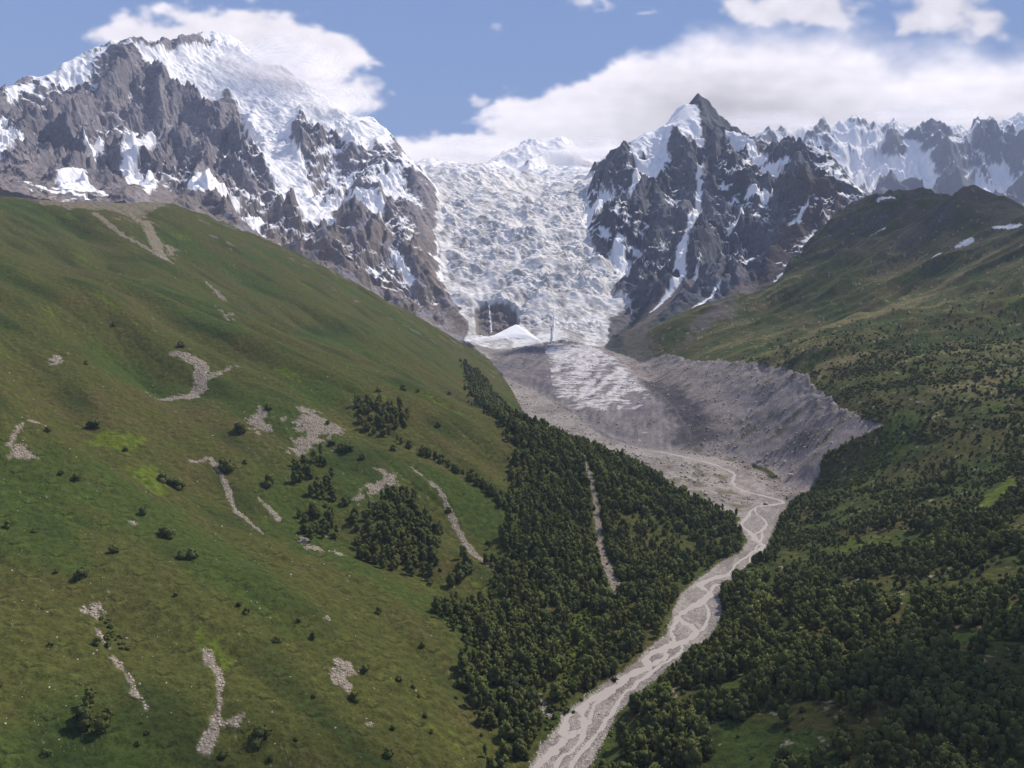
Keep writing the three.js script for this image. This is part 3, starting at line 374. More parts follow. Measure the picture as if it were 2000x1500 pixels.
// fine grain textures (uv unit = 24 m)
function grain(size, fn, srgb) { const d = new Uint8Array(size * size * 4); for (let j = 0; j < size; j++) for (let i = 0; i < size; i++) { const v = fn(i / size, j / size), k = 4 * (j * size + i); d[k] = clamp(v[0]) * 255; d[k + 1] = clamp(v[1]) * 255; d[k + 2] = clamp(v[2]) * 255; d[k + 3] = 255; } const t = new THREE.DataTexture(d, size, size); t.wrapS = t.wrapT = THREE.RepeatWrapping; t.magFilter = THREE.LinearFilter; t.minFilter = THREE.LinearMipmapLinearFilter; t.generateMipmaps = true; if (srgb) t.colorSpace = THREE.SRGBColorSpace; t.needsUpdate = true; return t; }
function tileNoise(u, v, n) { const w = (a, b) => noise(a * n, b * n); return lerp(lerp(w(u, v), w(u - 1, v), u), lerp(w(u, v - 1), w(u - 1, v - 1), u), v); }
const grassTex = grain(1024, (u, v) => { const n = 0.8 + 0.42 * tileNoise(u, v, 6) + 0.4 * tileNoise(u, v, 13) + 0.36 * tileNoise(u, v, 29) + 0.25 * tileNoise(u, v, 63), w = tileNoise(u, v, 9) * 0.12; return [n + w, n, n - w]; }, false);
const stoneTex = grain(1024, (u, v) => { const n = 0.8 + 0.2 * tileNoise(u, v, 8) + 0.35 * tileNoise(u, v, 19) + 0.4 * tileNoise(u, v, 41) + 0.35 * tileNoise(u, v, 90); return [n, n, n]; }, false);
const rockTex = grain(1024, (u, v) => { const a = tileNoise(u, v, 5), b = Math.abs(tileNoise(u, v, 9)), c = Math.abs(tileNoise(u, v, 19)), n = 0.7 + 0.26 * a + 0.6 * b + 0.5 * c + 0.3 * tileNoise(u, v, 40); return [n, n, n]; }, false);
const M = (map, bump, extra = {}) => new THREE.MeshPhysicalMaterial({ vertexColors: true, map, bumpMap: map, bumpScale: bump, roughness: 1, specularIntensity: 0.15, side: THREE.DoubleSide, ...extra });
const matGrass = M(grassTex, 0.35), matStone = M(stoneTex, 0.6), matIce = new THREE.MeshPhysicalMaterial({ vertexColors: true, roughness: 0.75, specularIntensity: 0.3, side: THREE.DoubleSide }), matRock = M(rockTex, 2.5), matSnow = new THREE.MeshPhysicalMaterial({ vertexColors: true, roughness: 0.9, specularIntensity: 0.2, side: THREE.DoubleSide });
const names = ['grassy_hillside', 'shrubby_hillside', 'valley_floor', 'glacier_tongue', 'moraine', 'snowy_mountain', 'icefall', 'pointed_mountain', 'distant_ridge', 'distant_mountain'];
const labels = ['green and olive grass hillside with pale scree patches', 'dark green hillside covered in shrubs with brown and straw coloured slopes above', 'pale grey gravel plain and stony riverbed', 'grey debris covered glacier tongue with white ice stripes', 'steep grey wall of bare moraine rubble beside the glacier tongue', 'broad rocky mountain with snowfields, its summit wrapped in cloud', 'broken white icefall between the two rocky mountains', 'dark pyramid shaped rocky mountain with snow in its gullies', 'hazy blue snow streaked mountain ridge under the cloud bank', 'small hazy snow mountain behind the top of the icefall'];
const cats = ['hillside', 'hillside', 'valley', 'glacier', 'moraine', 'mountain', 'glacier', 'mountain', 'mountain', 'mountain'], mats = [matGrass, matGrass, matStone, matStone, matStone, matRock, matIce, matRock, matRock, matRock];
const SNOWY = [R.massif, R.peak, R.far, R.mid], idx = [...names, ...SNOWY].map(() => []);
for (let j = 0; j < NR - 1; j++) for (let i = 0; i < NC - 1; i++) { const k = j * NC + i, l = idx[snowA[k] && snowA[k + NC] && snowA[k + 1] && reg[k] >= R.massif ? 10 + SNOWY.indexOf(reg[k]) : reg[k]]; if (rows[j] > 4550 && reg[k] !== R.far && reg[k] !== R.mid) continue; if (rows[j] > 2750 && reg[k] < R.massif) continue; if (reg[k] === R.mid && rows[j] > 5500) continue; if (reg[k] === R.far && rows[j] > 8250) continue; l.push(k, k + 1, k + NC, k + 1, k + NC + 1, k + NC); }
const remap = new Int32Array(NV);
let tris = 0;
idx.forEach((l, q) => {
  remap.fill(-1); let n = 0; const ix = new Uint32Array(l.length); for (let i = 0; i < l.length; i++) { if (remap[l[i]] < 0) remap[l[i]] = n++; ix[i] = remap[l[i]]; }
  const p = new Float32Array(n * 3), nn = new Float32Array(n * 3), c = new Float32Array(n * 3), u = new Float32Array(n * 2);
  for (let k = 0; k < NV; k++) { const m = remap[k]; if (m < 0) continue; for (let e = 0; e < 3; e++) { p[3 * m + e] = pos[3 * k + e]; nn[3 * m + e] = nrm[3 * k + e]; c[3 * m + e] = col[3 * k + e]; } u[2 * m] = uvs[2 * k]; u[2 * m + 1] = uvs[2 * k + 1]; }
  const g = new THREE.BufferGeometry(); g.setAttribute('position', new THREE.BufferAttribute(p, 3)); g.setAttribute('normal', new THREE.BufferAttribute(nn, 3)); g.setAttribute('color', new THREE.BufferAttribute(c, 3)); g.setAttribute('uv', new THREE.BufferAttribute(u, 2)); g.setIndex(new THREE.BufferAttribute(ix, 1));
  if (q >= 10) { const m = new THREE.Mesh(g, matSnow); m.name = 'snow_cover'; m.castShadow = m.receiveShadow = true; m.userData = { label: 'white snowfields and snow filled gullies of the mountain' }; scene.getObjectByName(names[SNOWY[q - 10]]).add(m); tris += ix.length / 3; return; }
  const m = new THREE.Mesh(g, mats[q]); m.name = names[q]; m.userData = { kind: 'structure', label: labels[q], category: cats[q] }; m.castShadow = m.receiveShadow = true; scene.add(m); tris += ix.length / 3;
});
console.log('land triangles', tris);

// ------------------------------------------------------------------ the sky: clear air and its clouds
{
  const W = 3072, H = 1536, data = new Float32Array(W * H * 4), low = [0.31, 0.43, 0.68], top = [0.082, 0.185, 0.465];
  const blob = (u, v, cu, cv, ru, rv) => Math.exp(-(((u - cu) / ru) ** 2) - ((v - cv) / rv) ** 2);
  const topLine = [[700, 420], [760, 300], [800, 272], [850, 268], [890, 262], [930, 230], [1000, 196], [1130, 152], [1250, 104], [1400, 62], [1500, 46], [1640, 52], [1750, 84], [1900, 96], [2050, 90], [2300, 150], [2500, 320]];
  const topAt = u => { for (let i = 1; i < topLine.length; i++) if (u < topLine[i][0]) { const p = topLine[i - 1], q = topLine[i]; return lerp(p[1], q[1], clamp((u - p[0]) / (q[0] - p[0]))); } return 500; };
  for (let j = H / 2 - 8; j < H; j++) {
    const el = ((j + 0.5) / H - 0.5) * Math.PI, cy = Math.cos(el), sy = Math.sin(el);
    for (let i = 0; i < W; i++) {
      const az = ((i + 0.5) / W - 0.5) * 2 * Math.PI, x = Math.cos(az) * cy, z = Math.sin(az) * cy, y = sy, k = 4 * (j * W + i), e = clamp(y);
      const t = Math.pow(e, 0.55); let r = lerp(low[0], top[0], t), g = lerp(low[1], top[1], t), b = lerp(low[2], top[2], t);
      // open-sky cumulus everywhere, thinning over the head of the valley
      let cloud = 0, bright = 0.95;
      const front = z < -0.05 ? 1 : 0; let u = -9999, v = -9999;
      if (front) { const f = -z * CP - y * SP; if (f > 0.05) { u = 1000 + F * x / f; v = 750 - F * (y * CP - z * SP) / f; } }
      const view = sst(-700, -200, u) * sst(2700, 2200, u) * sst(-600, -150, v);
      const kx = x / (y + 0.25) * 1.7, kz = z / (y + 0.25) * 1.7, gen = fbm(kx + 3, kz, 6);
      cloud = sst(0.08, 0.34, gen) * 0.9 * (1 - view) * sst(0.02, 0.12, y);
      bright = 0.78 + 0.3 * sst(0.1, 0.5, gen);
      if (view > 0) {
        const wu = u + fbm(u / 130, v / 70, 4) * 60, wv = v + fbm(u / 130 + 20, v / 70, 5) * 46, f1 = fbm(u / 60, v / 34 + 5, 5), st = fbm(u / 300 + 3, v / 38, 4);
        let d = 0;
        const depth = wv - topAt(wu); d = Math.max(d, sst(-10 - 26 * sst(1200, 1500, u), 18 + 60 * sst(1150, 1500, u), depth + f1 * lerp(38, 16, sst(1050, 1350, u))));
        const cap = 1.15 * blob(wu, wv, 430, 90, 190, 72) + 0.9 * blob(wu, wv, 590, 130, 120, 70) + 0.55 * blob(wu, wv, 700, 210, 60, 40) + 0.5 * blob(wu, wv, 250, 60, 60, 26); const dc = sst(0.28, 0.62, cap + f1 * 0.42);
        const up = blob(wu, wv, 1450, 12, 50, 26) + blob(wu, wv, 1540, 8, 70, 34) + 0.9 * blob(wu, wv, 1630, 24, 60, 34) + 1.0 * blob(wu, wv, 1850, 12, 90, 34) + 0.9 * blob(wu, wv, 1900, 66, 60, 30) + 0.8 * blob(wu, wv, 1800, 40, 50, 24) + 0.8 * blob(wu, wv, 1600, -60, 260, 50), du = sst(0.3, 0.95, up + f1 * 0.6);
        const sm = 0.7 * blob(wu, wv, 730, 145, 20, 10) + 0.6 * blob(wu, wv, 1256, 22, 26, 6) + 0.75 * blob(wu, wv, 945, 212, 22, 9) + 0.4 * blob(wu, wv, 985, 50, 18, 10) + 0.7 * blob(wu, wv, 1165, 4, 34, 9), ds = sst(0.15, 0.7, sm + f1 * 0.25) * 0.75;
        const bb = 0.80 + 0.16 * sst(190, 20, depth) - 0.26 * blob(u, v, 1380, 210, 190, 60) + 0.1 * blob(u, v, 1850, 170, 160, 60) + st * 0.14 + f1 * 0.13;
        const bc = 0.86 + f1 * 0.16 + 0.05 * sst(-60, 60, v - 100); const bu = 0.74 + f1 * 0.2 + 0.1 * (up - 0.5);
        const nd = 1 - (1 - d) * (1 - dc) * (1 - du * 0.92) * (1 - ds); const sw = d + dc + du + ds + 1e-6; const nb = (d * bb + dc * bc + du * bu + ds * 0.85) / sw;
        bright = lerp(bright, nb, view); cloud = lerp(cloud, nd, view);
      }
      const cr = bright * 1.1, cg = bright * 1.04, cb = bright * 1.1;
      data[k] = lerp(r, cr, cloud); data[k + 1] = lerp(g, cg, cloud); data[k + 2] = lerp(b, cb, cloud); data[k + 3] = 1;
    }
  }
  for (let j = 0; j < H / 2 - 8; j++) for (let i = 0; i < W; i++) { const k = 4 * (j * W + i); data[k] = 0.16; data[k + 1] = 0.17; data[k + 2] = 0.14; data[k + 3] = 1; }
  const sky = new THREE.DataTexture(data, W, H, THREE.RGBAFormat, THREE.FloatType); sky.mapping = THREE.EquirectangularReflectionMapping; sky.magFilter = sky.minFilter = THREE.LinearFilter; sky.needsUpdate = true;
  scene.background = sky; scene.environment = sky;
}
console.log('sky done');
// ------------------------------------------------------------------ helpers for things
const used = {};
function named(n) { used[n] = (used[n] ?? -1) + 1; return used[n] ? n + '_' + String(used[n]).padStart(3, '0') : n; }
function add(o, name, label, category, group) { o.name = named(name); o.userData = { label, category }; if (group) o.userData.group = group; scene.add(o); o.traverse(m => { if (m.isMesh) m.castShadow = m.receiveShadow = true; }); return o; }
const seeLand = (u, v, near) => { const q = drop(u, v, near ?? 120, 5600, relief); return [q[0], relief(q[0], q[1]), q[1]]; };

// ------------------------------------------------------------------ milky meltwater in the braided channels
{
  const water = new THREE.MeshPhysicalMaterial({ color: new THREE.Color().setRGB(0.34, 0.3, 0.26), roughness: 0.5, specularIntensity: 0.6 });
  const geos = channels.map(s => {
    const p = s.p, pp = [], ii = [], uu = [];
    for (let i = 0; i < p.length; i++) {
      const a = p[Math.max(0, i - 1)], b = p[Math.min(p.length - 1, i + 1)], l = Math.hypot(b[0] - a[0], b[1] - a[1]) || 1, nx = -(b[1] - a[1]) / l, nz = (b[0] - a[0]) / l, w = s.w[i] + 0.5;
      for (let q = -2; q <= 2; q++) { const x = p[i][0] + nx * w * q / 2, z = p[i][1] + nz * w * q / 2; pp.push(x, valleyS(x, z) - 0.98 + noise(x / 1.6, z / 1.6) * 0.07, z); uu.push(q / 4, i * 0.2); }
      if (i) for (let q = 0; q < 4; q++) { const k = (i - 1) * 5 + q; ii.push(k, k + 5, k + 1, k + 1, k + 5, k + 6); }
    }
    const g = new THREE.BufferGeometry(); g.setAttribute('position', new THREE.Float32BufferAttribute(pp, 3)); g.setAttribute('uv', new THREE.Float32BufferAttribute(uu, 2)); g.setIndex(ii); g.computeVertexNormals(); return g;
  });
  water.side = THREE.DoubleSide;
  const m = new THREE.Mesh(mergeGeometries(geos), water); m.name = 'river'; m.userData = { kind: 'structure', label: 'milky braided meltwater river winding down the stony bed', category: 'river' }; m.castShadow = m.receiveShadow = true; scene.add(m);
}

// ------------------------------------------------------------------ stones
function stoneGeo(seed, flat = 0.75, detail = 1) {
  const g = new THREE.IcosahedronGeometry(1, detail), p = g.attributes.position, r = mulberry(seed), cuts = []; for (let i = 0; i < 9; i++) { const t = r() * 6.283, c = r() * 2 - 1, q = Math.sqrt(1 - c * c); cuts.push([q * Math.cos(t), c, q * Math.sin(t), 0.55 + r() * 0.35]); }
  for (let i = 0; i < p.count; i++) { let x = p.getX(i), y = p.getY(i), z = p.getZ(i); for (const [a, b, c, d] of cuts) { const e = x * a + y * b + z * c - d; if (e > 0) { x -= a * e; y -= b * e; z -= c * e; } } p.setXYZ(i, x * 1.15, y * flat, z * 0.95); }
  g.computeVertexNormals(); return g;
}
const stoneMat = new THREE.MeshPhysicalMaterial({ color: new THREE.Color().setRGB(0.375, 0.318, 0.255), roughness: 1, specularIntensity: 0.2 });
const tmpM = new THREE.Matrix4(), tmpQ = new THREE.Quaternion(), tmpE = new THREE.Euler(), tmpV = new THREE.Vector3(), tmpS = new THREE.Vector3(), tmpC = new THREE.Color();
function scatter(name, geo, mat, list, label, category) { // list of [x, y, z, sx, sy, sz, turn, tint, tilt]
  const m = new THREE.InstancedMesh(geo, mat, list.length);
  list.forEach((q, i) => { tmpE.set((q[8] ?? 0) * Math.sin(q[6] * 7), q[6], (q[8] ?? 0) * Math.cos(q[6] * 5)); tmpQ.setFromEuler(tmpE); tmpM.compose(tmpV.set(q[0], q[1], q[2]), tmpQ, tmpS.set(q[3], q[4], q[5])); m.setMatrixAt(i, tmpM); const t = q[7]; m.setColorAt(i, Array.isArray(t) ? tmpC.setRGB(...t) : tmpC.setRGB(t, t, t)); });
  m.castShadow = m.receiveShadow = true; if (label) { m.name = name; m.userData = { kind: 'stuff', label, category }; scene.add(m); } else m.name = name; return m;
}
{
  const r = mulberry(55), a = [], b = [], c = [];
  for (const s of scree) for (let x = s.x0; x < s.x1; x += 1.5) for (let z = s.z0; z < s.z1; z += 1.5) { if (-z > 1350 || (-z > 800 && r() < 0.5)) continue; const px = x + r() * 1.5, pz = z + r() * 1.5; if (ragged([s], px, pz, noise(px / 11 + 3, pz / 11) * 4.5 + noise(px / 5, pz / 5 + 3) * 3.4 + r() * 3 - 1.5) < 0) continue; const k = (0.25 + 0.75 * r() * r() + 0.35 * r()) * (z < -800 ? 1.35 : 1); a.push([px, relief(px, pz) + 0.1 * k, pz, k, k, k, r() * 6.28, 0.75 + r() * 0.45, 0.4]); }
  scatter('scree_stones', stoneGeo(3), stoneMat, a, 'pale broken stones covering the scree patches on the grassy hillside', 'stones');
  for (let x = bed.x0; x < bed.x1; x += 1.7) for (let z = bed.z0; z < bed.z1; z += 1.7) { if (-z > 900) continue; const px = x + r() * 1.7, pz = z + r() * 1.7; if (r() < 0.25 || depthIn(bed, px, pz) < -2 || inAny(channels, px, pz) > 0.3) continue; const k = 0.2 + 0.55 * r() * r() * r() + 0.2 * r(); b.push([px, relief(px, pz) + 0.05, pz, k, k, k, r() * 6.28, 0.85 + r() * 0.4, 0.4]); }
  scatter('river_cobbles', stoneGeo(4), stoneMat, b, 'grey cobbles strewn over the dry parts of the riverbed', 'stones');
  for (let i = 0; i < 1000; i++) { const u = r() * 1050 - 20, v = 500 + r() * 1020, q = drop(u, v, 120, 2500); if (winner !== R.meadow || noise(q[0] / 45, q[1] / 45 + 3) < -0.05 - r() * 0.4 || inAny(wood, ...q) > 0) continue; const k = (0.12 + 0.5 * r() ** 5 + 0.14 * r()) * (0.6 + -q[1] / 900); c.push([q[0], relief(...q) + 0.1, q[1], k, k, k, r() * 6.28, 0.8 + r() * 0.4, 0.5]); }
  scatter('loose_stones', stoneGeo(5), stoneMat, c, 'small pale stones dotted over the grass of the hillside', 'stones');
}
{
  const r = mulberry(66), a = [];
  for (let i = 0; i < 26000 && a.length < 6500; i++) { const D = 850 + r() * 900, x = (-0.06 + r() * 0.62) * D, z = -D; relief(x, z); if (out.region !== R.moraine && out.region !== R.valley && (out.region !== R.tongue || r() < 0.6)) continue; if (depthIn(bed, x, z) > 0 || r() > 0.55 + noise(x / 50, z / 50)) continue; const k = 0.5 + 2.1 * r() ** 6 + 0.6 * r() * r(); a.push([x, out.h + 0.2 * k, z, k, k, k, r() * 6.28, 0.75 + r() * 0.4, 0.5]); }
  scatter('moraine_rubble', stoneGeo(8), stoneMat, a, 'grey boulders and rubble strewn over the moraine and the gravel plain', 'rubble');
}
const bould = [stoneGeo(21, 0.8, 2), stoneGeo(22, 0.7, 2), stoneGeo(23, 0.9, 2)];
function boulder(u, v, size, label, group, i = 0) { const q = seeLand(u, v), m = new THREE.Mesh(bould[i % 3], stoneMat); m.scale.set(size, size, size); m.position.set(q[0], q[1] + size * 0.25, q[2]); m.rotation.y = i * 1.7; return add(m, 'boulder', label, 'boulder', group); }
boulder(1544, 931, 4.4, 'large pale boulder at the foot of the bare moraine apron'); boulder(1496, 985, 3.2, 'big grey boulder at the sharp bend of the river', null, 1); boulder(1240, 898, 4, 'flat pale boulder on the gravel plain below the glacier snout', null, 2);
[[1470, 976, 1.6], [1482, 972, 1.3], [1460, 972, 1.4], [1522, 968, 1.3], [1555, 955, 1.5], [1565, 962, 1.2], [1420, 968, 1.5], [1405, 962, 1.2], [1360, 948, 1.6], [1330, 936, 1.4], [1310, 930, 1.7], [1285, 926, 1.3], [1265, 918, 1.5], [1380, 925, 1.3], [1440, 972, 1.2], [1395, 972, 1.5]].forEach((q, i) => boulder(q[0], q[1], q[2], 'rounded grey boulder lying on the gravel plain beside the river', 'boulders on the gravel plain', i));

// ------------------------------------------------------------------ trees and bushes
function leafy(seed, w, h, bush) { // a crown of several lobes: an inner mass and many small leaf sprays over it
  const r = mulberry(seed), lobes = [], parts = [], cc = [];
  const n = bush ? 6 : 9;
  for (let i = 0; i < n; i++) { const t = i / (n - 1), a = r() * 6.283, prof = bush ? Math.sqrt(1 - t * t * 0.8) : Math.sin(Math.PI * clamp(0.2 + t * 0.7)) , rad = w * 0.5 * prof, rr = (0.5 + 0.18 * r()) * w * 0.5 * (0.75 + 0.35 * prof); lobes.push([Math.cos(a) * rad * 0.55, h * (bush ? 0.22 + 0.5 * t : 0.26 + 0.62 * t), Math.sin(a) * rad * 0.55, rr, rr * (bush ? 0.85 : 1.15)]); }
  for (const [x, y, z, rr, ry] of lobes) {
    const g = new THREE.IcosahedronGeometry(1, 1), p = g.attributes.position; for (let i = 0; i < p.count; i++) { const a = p.getX(i), b = p.getY(i), c = p.getZ(i), k = 0.82 + 0.16 * noise(a * 2.3 + seed, b * 2.3 + c * 1.7); p.setXYZ(i, x + a * rr * k, y + b * ry * k, z + c * rr * k); }
    g.computeVertexNormals(); g.deleteAttribute('uv'); parts.push(g); const t = 0.8 + 0.15 * r(); for (let i = 0; i < p.count; i++) cc.push(t, t, t);
  }
  const lp = [], ln = [], total = bush ? 200 : 320;
  for (let i = 0; i < total; i++) {
    const L0 = lobes[Math.floor(r() * n)], c = r() * 1.8 - 0.8, t = r() * 6.283, q = Math.sqrt(Math.max(0, 1 - c * c)), d = [q * Math.cos(t), c, q * Math.sin(t)], k = 0.85 + 0.32 * r(), s = w * (0.035 + 0.045 * r());
    const o = [L0[0] + d[0] * L0[3] * k, L0[1] + d[1] * L0[4] * k, L0[2] + d[2] * L0[3] * k], e1 = new THREE.Vector3(r() - 0.5, r() - 0.5, r() - 0.5).normalize(), e2 = new THREE.Vector3(...d).add(new THREE.Vector3(r() - 0.5, r() - 0.5, r() - 0.5).multiplyScalar(1.5)).cross(e1).normalize(), tint = 0.75 + 0.55 * r();
    const v = [[-1, -0.6], [1, -0.7], [0.8, 0.7], [-0.7, 0.8]].map(([a, b]) => [o[0] + (e1.x * a + e2.x * b) * s, o[1] + (e1.y * a + e2.y * b) * s, o[2] + (e1.z * a + e2.z * b) * s]);
    for (const j of [0, 1, 2, 0, 2, 3]) { lp.push(...v[j]); ln.push(...d); cc.push(tint, tint, tint * 0.95); }
  }
  const lg = new THREE.BufferGeometry(); lg.setAttribute('position', new THREE.Float32BufferAttribute(lp, 3)); lg.setAttribute('normal', new THREE.Float32BufferAttribute(ln, 3)); parts.push(lg);
  const g = mergeGeometries(parts); g.setAttribute('color', new THREE.Float32BufferAttribute(cc, 3)); return g;
}
function trunkGeo(seed, w, h) {
  const r = mulberry(seed), gs = [], g0 = new THREE.CylinderGeometry(w * 0.018, w * 0.04, h * 0.8, 6, 3); g0.translate(0, h * 0.4 - 0.5, 0); gs.push(g0);
  for (let i = 0; i < 4; i++) { const a = i * 1.7 + r(), c = new THREE.CylinderGeometry(w * 0.008, w * 0.018, h * 0.3, 5); c.translate(0, h * 0.15, 0); c.rotateX(0.75); c.rotateY(a); c.translate(0, h * (0.24 + 0.1 * i), 0); gs.push(c); }
  return mergeGeometries(gs).toNonIndexed();
}
const TW = 6.4, TH = 10.5, BW = 4.6, BH = 3.6;
const crowns = [[101, 1, 1], [102, 1.15, 0.9], [103, 0.8, 1.1], [104, 1.2, 1], [105, 0.62, 1.12], [106, 0.95, 0.8]].map(([s, a, b]) => leafy(s, TW * a, TH * b, false)), trunks = [1, 2, 3].map(s => trunkGeo(s, TW, TH)), bushes = [201, 202, 203, 204].map(s => leafy(s, BW, BH, true)), stems = [5, 6].map(s => trunkGeo(s, BW, BH * 0.8));
const leafMat = c => new THREE.MeshPhysicalMaterial({ color: new THREE.Color().setRGB(...c), vertexColors: true, roughness: 1, specularIntensity: 0.12, side: THREE.DoubleSide });
const leafMats = [[0.082, 0.097, 0.03], [0.09, 0.103, 0.031], [0.07, 0.084, 0.028], [0.1, 0.11, 0.031]].map(leafMat), bark = new THREE.MeshPhysicalMaterial({ color: new THREE.Color().setRGB(0.2, 0.17, 0.14), roughness: 1, specularIntensity: 0.1 }), woodLeaf = leafMat([1, 1, 1]);
function treeThing(t, name, label, category, group) {
  const g = new THREE.Group(), crown = new THREE.Mesh(t.bush ? bushes[t.k % 4] : crowns[t.k % 6], leafMats[(t.k * 7 + (t.m ?? 0)) % 4]), trunk = new THREE.Mesh(t.bush ? stems[t.k % 2] : trunks[t.k % 3], bark); crown.name = 'crown'; trunk.name = t.bush ? 'stem' : 'trunk';
  g.add(trunk, crown); g.position.set(t.x, t.y, t.z); g.rotation.y = t.a; g.scale.set(t.s, t.s * t.v, t.s); return add(g, name, label, category, group);
}
const asInstance = t => { const q = 0.7 + 0.7 * t.q * t.q + 0.25 * noise(t.x / 30, t.z / 30), w = t.warm * 1.3 + 0.6 * noise(t.x / 45 + 8, t.z / 45); return [t.x, t.y, t.z, t.s, t.s * t.v, t.s, t.a, [(0.08 + 0.02 * w) * q, (0.096 + 0.016 * w) * q, 0.03 * q], 0.08]; };
const tr = mulberry(909);
function tree(x, z, s, bush) { const y = relief(x, z) - 0.35 * s; return { x, y, z, s, v: 0.82 + 0.4 * tr(), a: tr() * 6.283, k: Math.floor(tr() * 60), m: Math.floor(tr() * 4), q: tr(), warm: tr(), bush, size: s * (bush ? BH : TH) / -z }; }
function spread(list, step, test, make) { const all = []; for (const s of list) for (let x = s.x0; x < s.x1; x += step) for (let z = s.z0; z < s.z1; z += step) { const px = x + tr() * step, pz = z + tr() * step; const dd = depthIn(s, px, pz); if (dd < 0.3) continue; const k = test(px, pz) * (dd < 9 && s.soft ? 0.5 : 1); if (tr() < k) all.push(make(px, pz)); } return all; }
wood[0].soft = true;
// the forest between meadow and river
const forest = spread(wood, 4.5, (x, z) => { if (inAny(openWood, x, z) > 0) return 0.05; if (depthIn(bed, x, z) > -2.5) return 0; const gap = noise(x / 26 + 2, z / 26) + noise(x / 9, z / 9) * 0.4; return (gap > 0.4 ? 0.25 : 0.92) * (inAny(thinWood, x, z) > 0 ? 0.45 : 1); }, (x, z) => { const p = inAny(thinWood, x, z) > 0; return tree(x, z, (p ? 0.4 : 0.52) + 0.7 * tr() * tr() + 0.2 * tr() + 0.28 * noise(x / 34, z / 34)); });
const under = spread(openWood.slice(0, 1), 2.6, () => 0.6, (x, z) => tree(x, z, 0.35 + 0.4 * tr(), true));
{ const w = { ...wood[0], x0: wood[0].x0 - 14, x1: wood[0].x1 + 6, z0: wood[0].z0 - 6, z1: wood[0].z1 + 6 }; for (let x = w.x0; x < w.x1; x += 4) for (let z = w.z0; z < w.z1; z += 4) { const px = x + tr() * 4, pz = z + tr() * 4, d = depthIn(wood[0], px, pz); if (d > 0 || d < -13 || depthIn(bed, px, pz) > -2 || tr() > 0.2 * (1 + d / 13)) continue; relief(px, pz); if (out.region === R.meadow) forest.push(tree(px, pz, 0.35 + 0.55 * tr(), tr() < 0.6)); } }
forest.push(...spread(wood, 13, () => 0.5, (x, z) => tree(x, z, 0.4 + 0.3 * tr(), true)), ...under);
// the right-hand hillside: taller trees low down, scrub thinning out upwards
const hillArea = [box({ w: 0, p: [[-20, -110], [140, -110], [1150, -1500], [420, -1500], [290, -860], [20, -500]] })];
const hill = spread(hillArea, 4.8, (x, z) => {
  relief(x, z); const h = out.h, D = -z; if (out.region !== R.shrubs || Math.abs(x / D) > 0.9 || depthIn(bed, x, z) > -2.5 || inAny(brightGrass, x, z) > -1 || inAny(darkGrass, x, z) > 0) return 0;
  const up = sst(-170, 20, h + noise(x / 120, z / 120) * 45), n = noise(x / 60 + 4, z / 60) + noise(x / 22, z / 22) * 0.6; return clamp((0.98 - up * 0.72) * (0.6 + n * 1.25), 0.01, 0.92) * sst(1500, 1050, D);
}, (x, z) => { const D = -z; if (D > 620 + tr() * 330) return tree(x, z, 0.55 + 0.7 * tr() + 0.4 * noise(x / 30, z / 30), true); const big = sst(0.15, 0.55, noise(x / 80 + 9, z / 80) * 0.6 + sst(900, 300, D) * 0.75), s = (0.34 + 0.24 * tr()) + big * (0.3 + 0.45 * tr()); return tree(x, z, s); });
hill.push(...spread(hillArea, 7.5, (x, z) => { relief(x, z); return out.region === R.shrubs && depthIn(bed, x, z) < -2 && Math.abs(x / z) < 0.9 && inAny(brightGrass, x, z) < 0 ? 0.55 * sst(1600, 1000, -z) * (inAny(darkGrass, x, z) > 0 ? 0.15 : 1) : 0; }, (x, z) => tree(x, z, 0.3 + 0.5 * tr() * tr() + 0.15, true)));
// scrub on the moraine apron
const apron = spread(moraineIn, 6, (x, z) => { relief(x, z); return out.region === R.moraine && -z < 1080 ? 0.35 * sst(0.05, 0.4, noise(x / 40 + 3, z / 25)) : 0; }, (x, z) => tree(x, z, 0.3 + 0.35 * tr(), true));
hill.push(...apron);
console.log('trees', forest.length, hill.length);
const bySize = (a, b) => b.size - a.size, cut = (l, lim) => { l.sort(bySize); const seen = l.filter(t => Math.abs(t.x / t.z) < 0.72 && t.y / -t.z > -0.70); const near = new Set(seen.slice(0, lim)); return [l.filter(t => near.has(t)), l.filter(t => !near.has(t))]; };
function standIn(name, list, label) { // the rest as one mass
  const g = new THREE.Group(); g.name = name; g.userData = { kind: 'stuff', label, category: 'woodland' };
  for (let v = 0; v < 6; v++) { const l = list.filter(t => !t.bush && t.k % 6 === v); if (l.length) g.add(scatter('trees', crowns[v], woodLeaf, l.map(asInstance))); }
  for (let v = 0; v < 4; v++) { const l = list.filter(t => t.bush && t.k % 4 === v); if (l.length) g.add(scatter('bushes', bushes[v], woodLeaf, l.map(asInstance))); }
  g.children.forEach((c, i) => { c.name = c.name + (i ? '_' + String(i).padStart(3, '0') : ''); c.userData.kind = 'stuff'; }); scene.add(g);
}
const [fNear, fRest] = cut(forest, 300), [hNear, hRest] = cut(hill, 300);
for (const t of fNear) treeThing(t, t.bush ? 'forest_bush' : 'forest_tree', t.bush ? 'leafy bush growing between the trees of the forest above the riverbed' : 'leafy dark green tree in the forest between grassy hillside and riverbed', t.bush ? 'bush' : 'tree', t.bush ? 'bushes inside the valley forest' : 'trees of the valley forest');
for (const t of hNear) treeThing(t, t.bush ? 'hillside_bush' : 'hillside_tree', t.bush ? 'low dark bush among the trees of the shaded shrubby hillside' : 'dark green tree on the shaded hillside across the river from the forest', t.bush ? 'bush' : 'tree', t.bush ? 'bushes on the shaded hillside' : 'trees on the shaded hillside');
standIn('forest', fRest, 'dense dark green forest filling the slope between the grassy hillside and the river'); standIn('hillside_scrub', hRest, 'mass of green scrub and small trees covering the shrubby hillside');
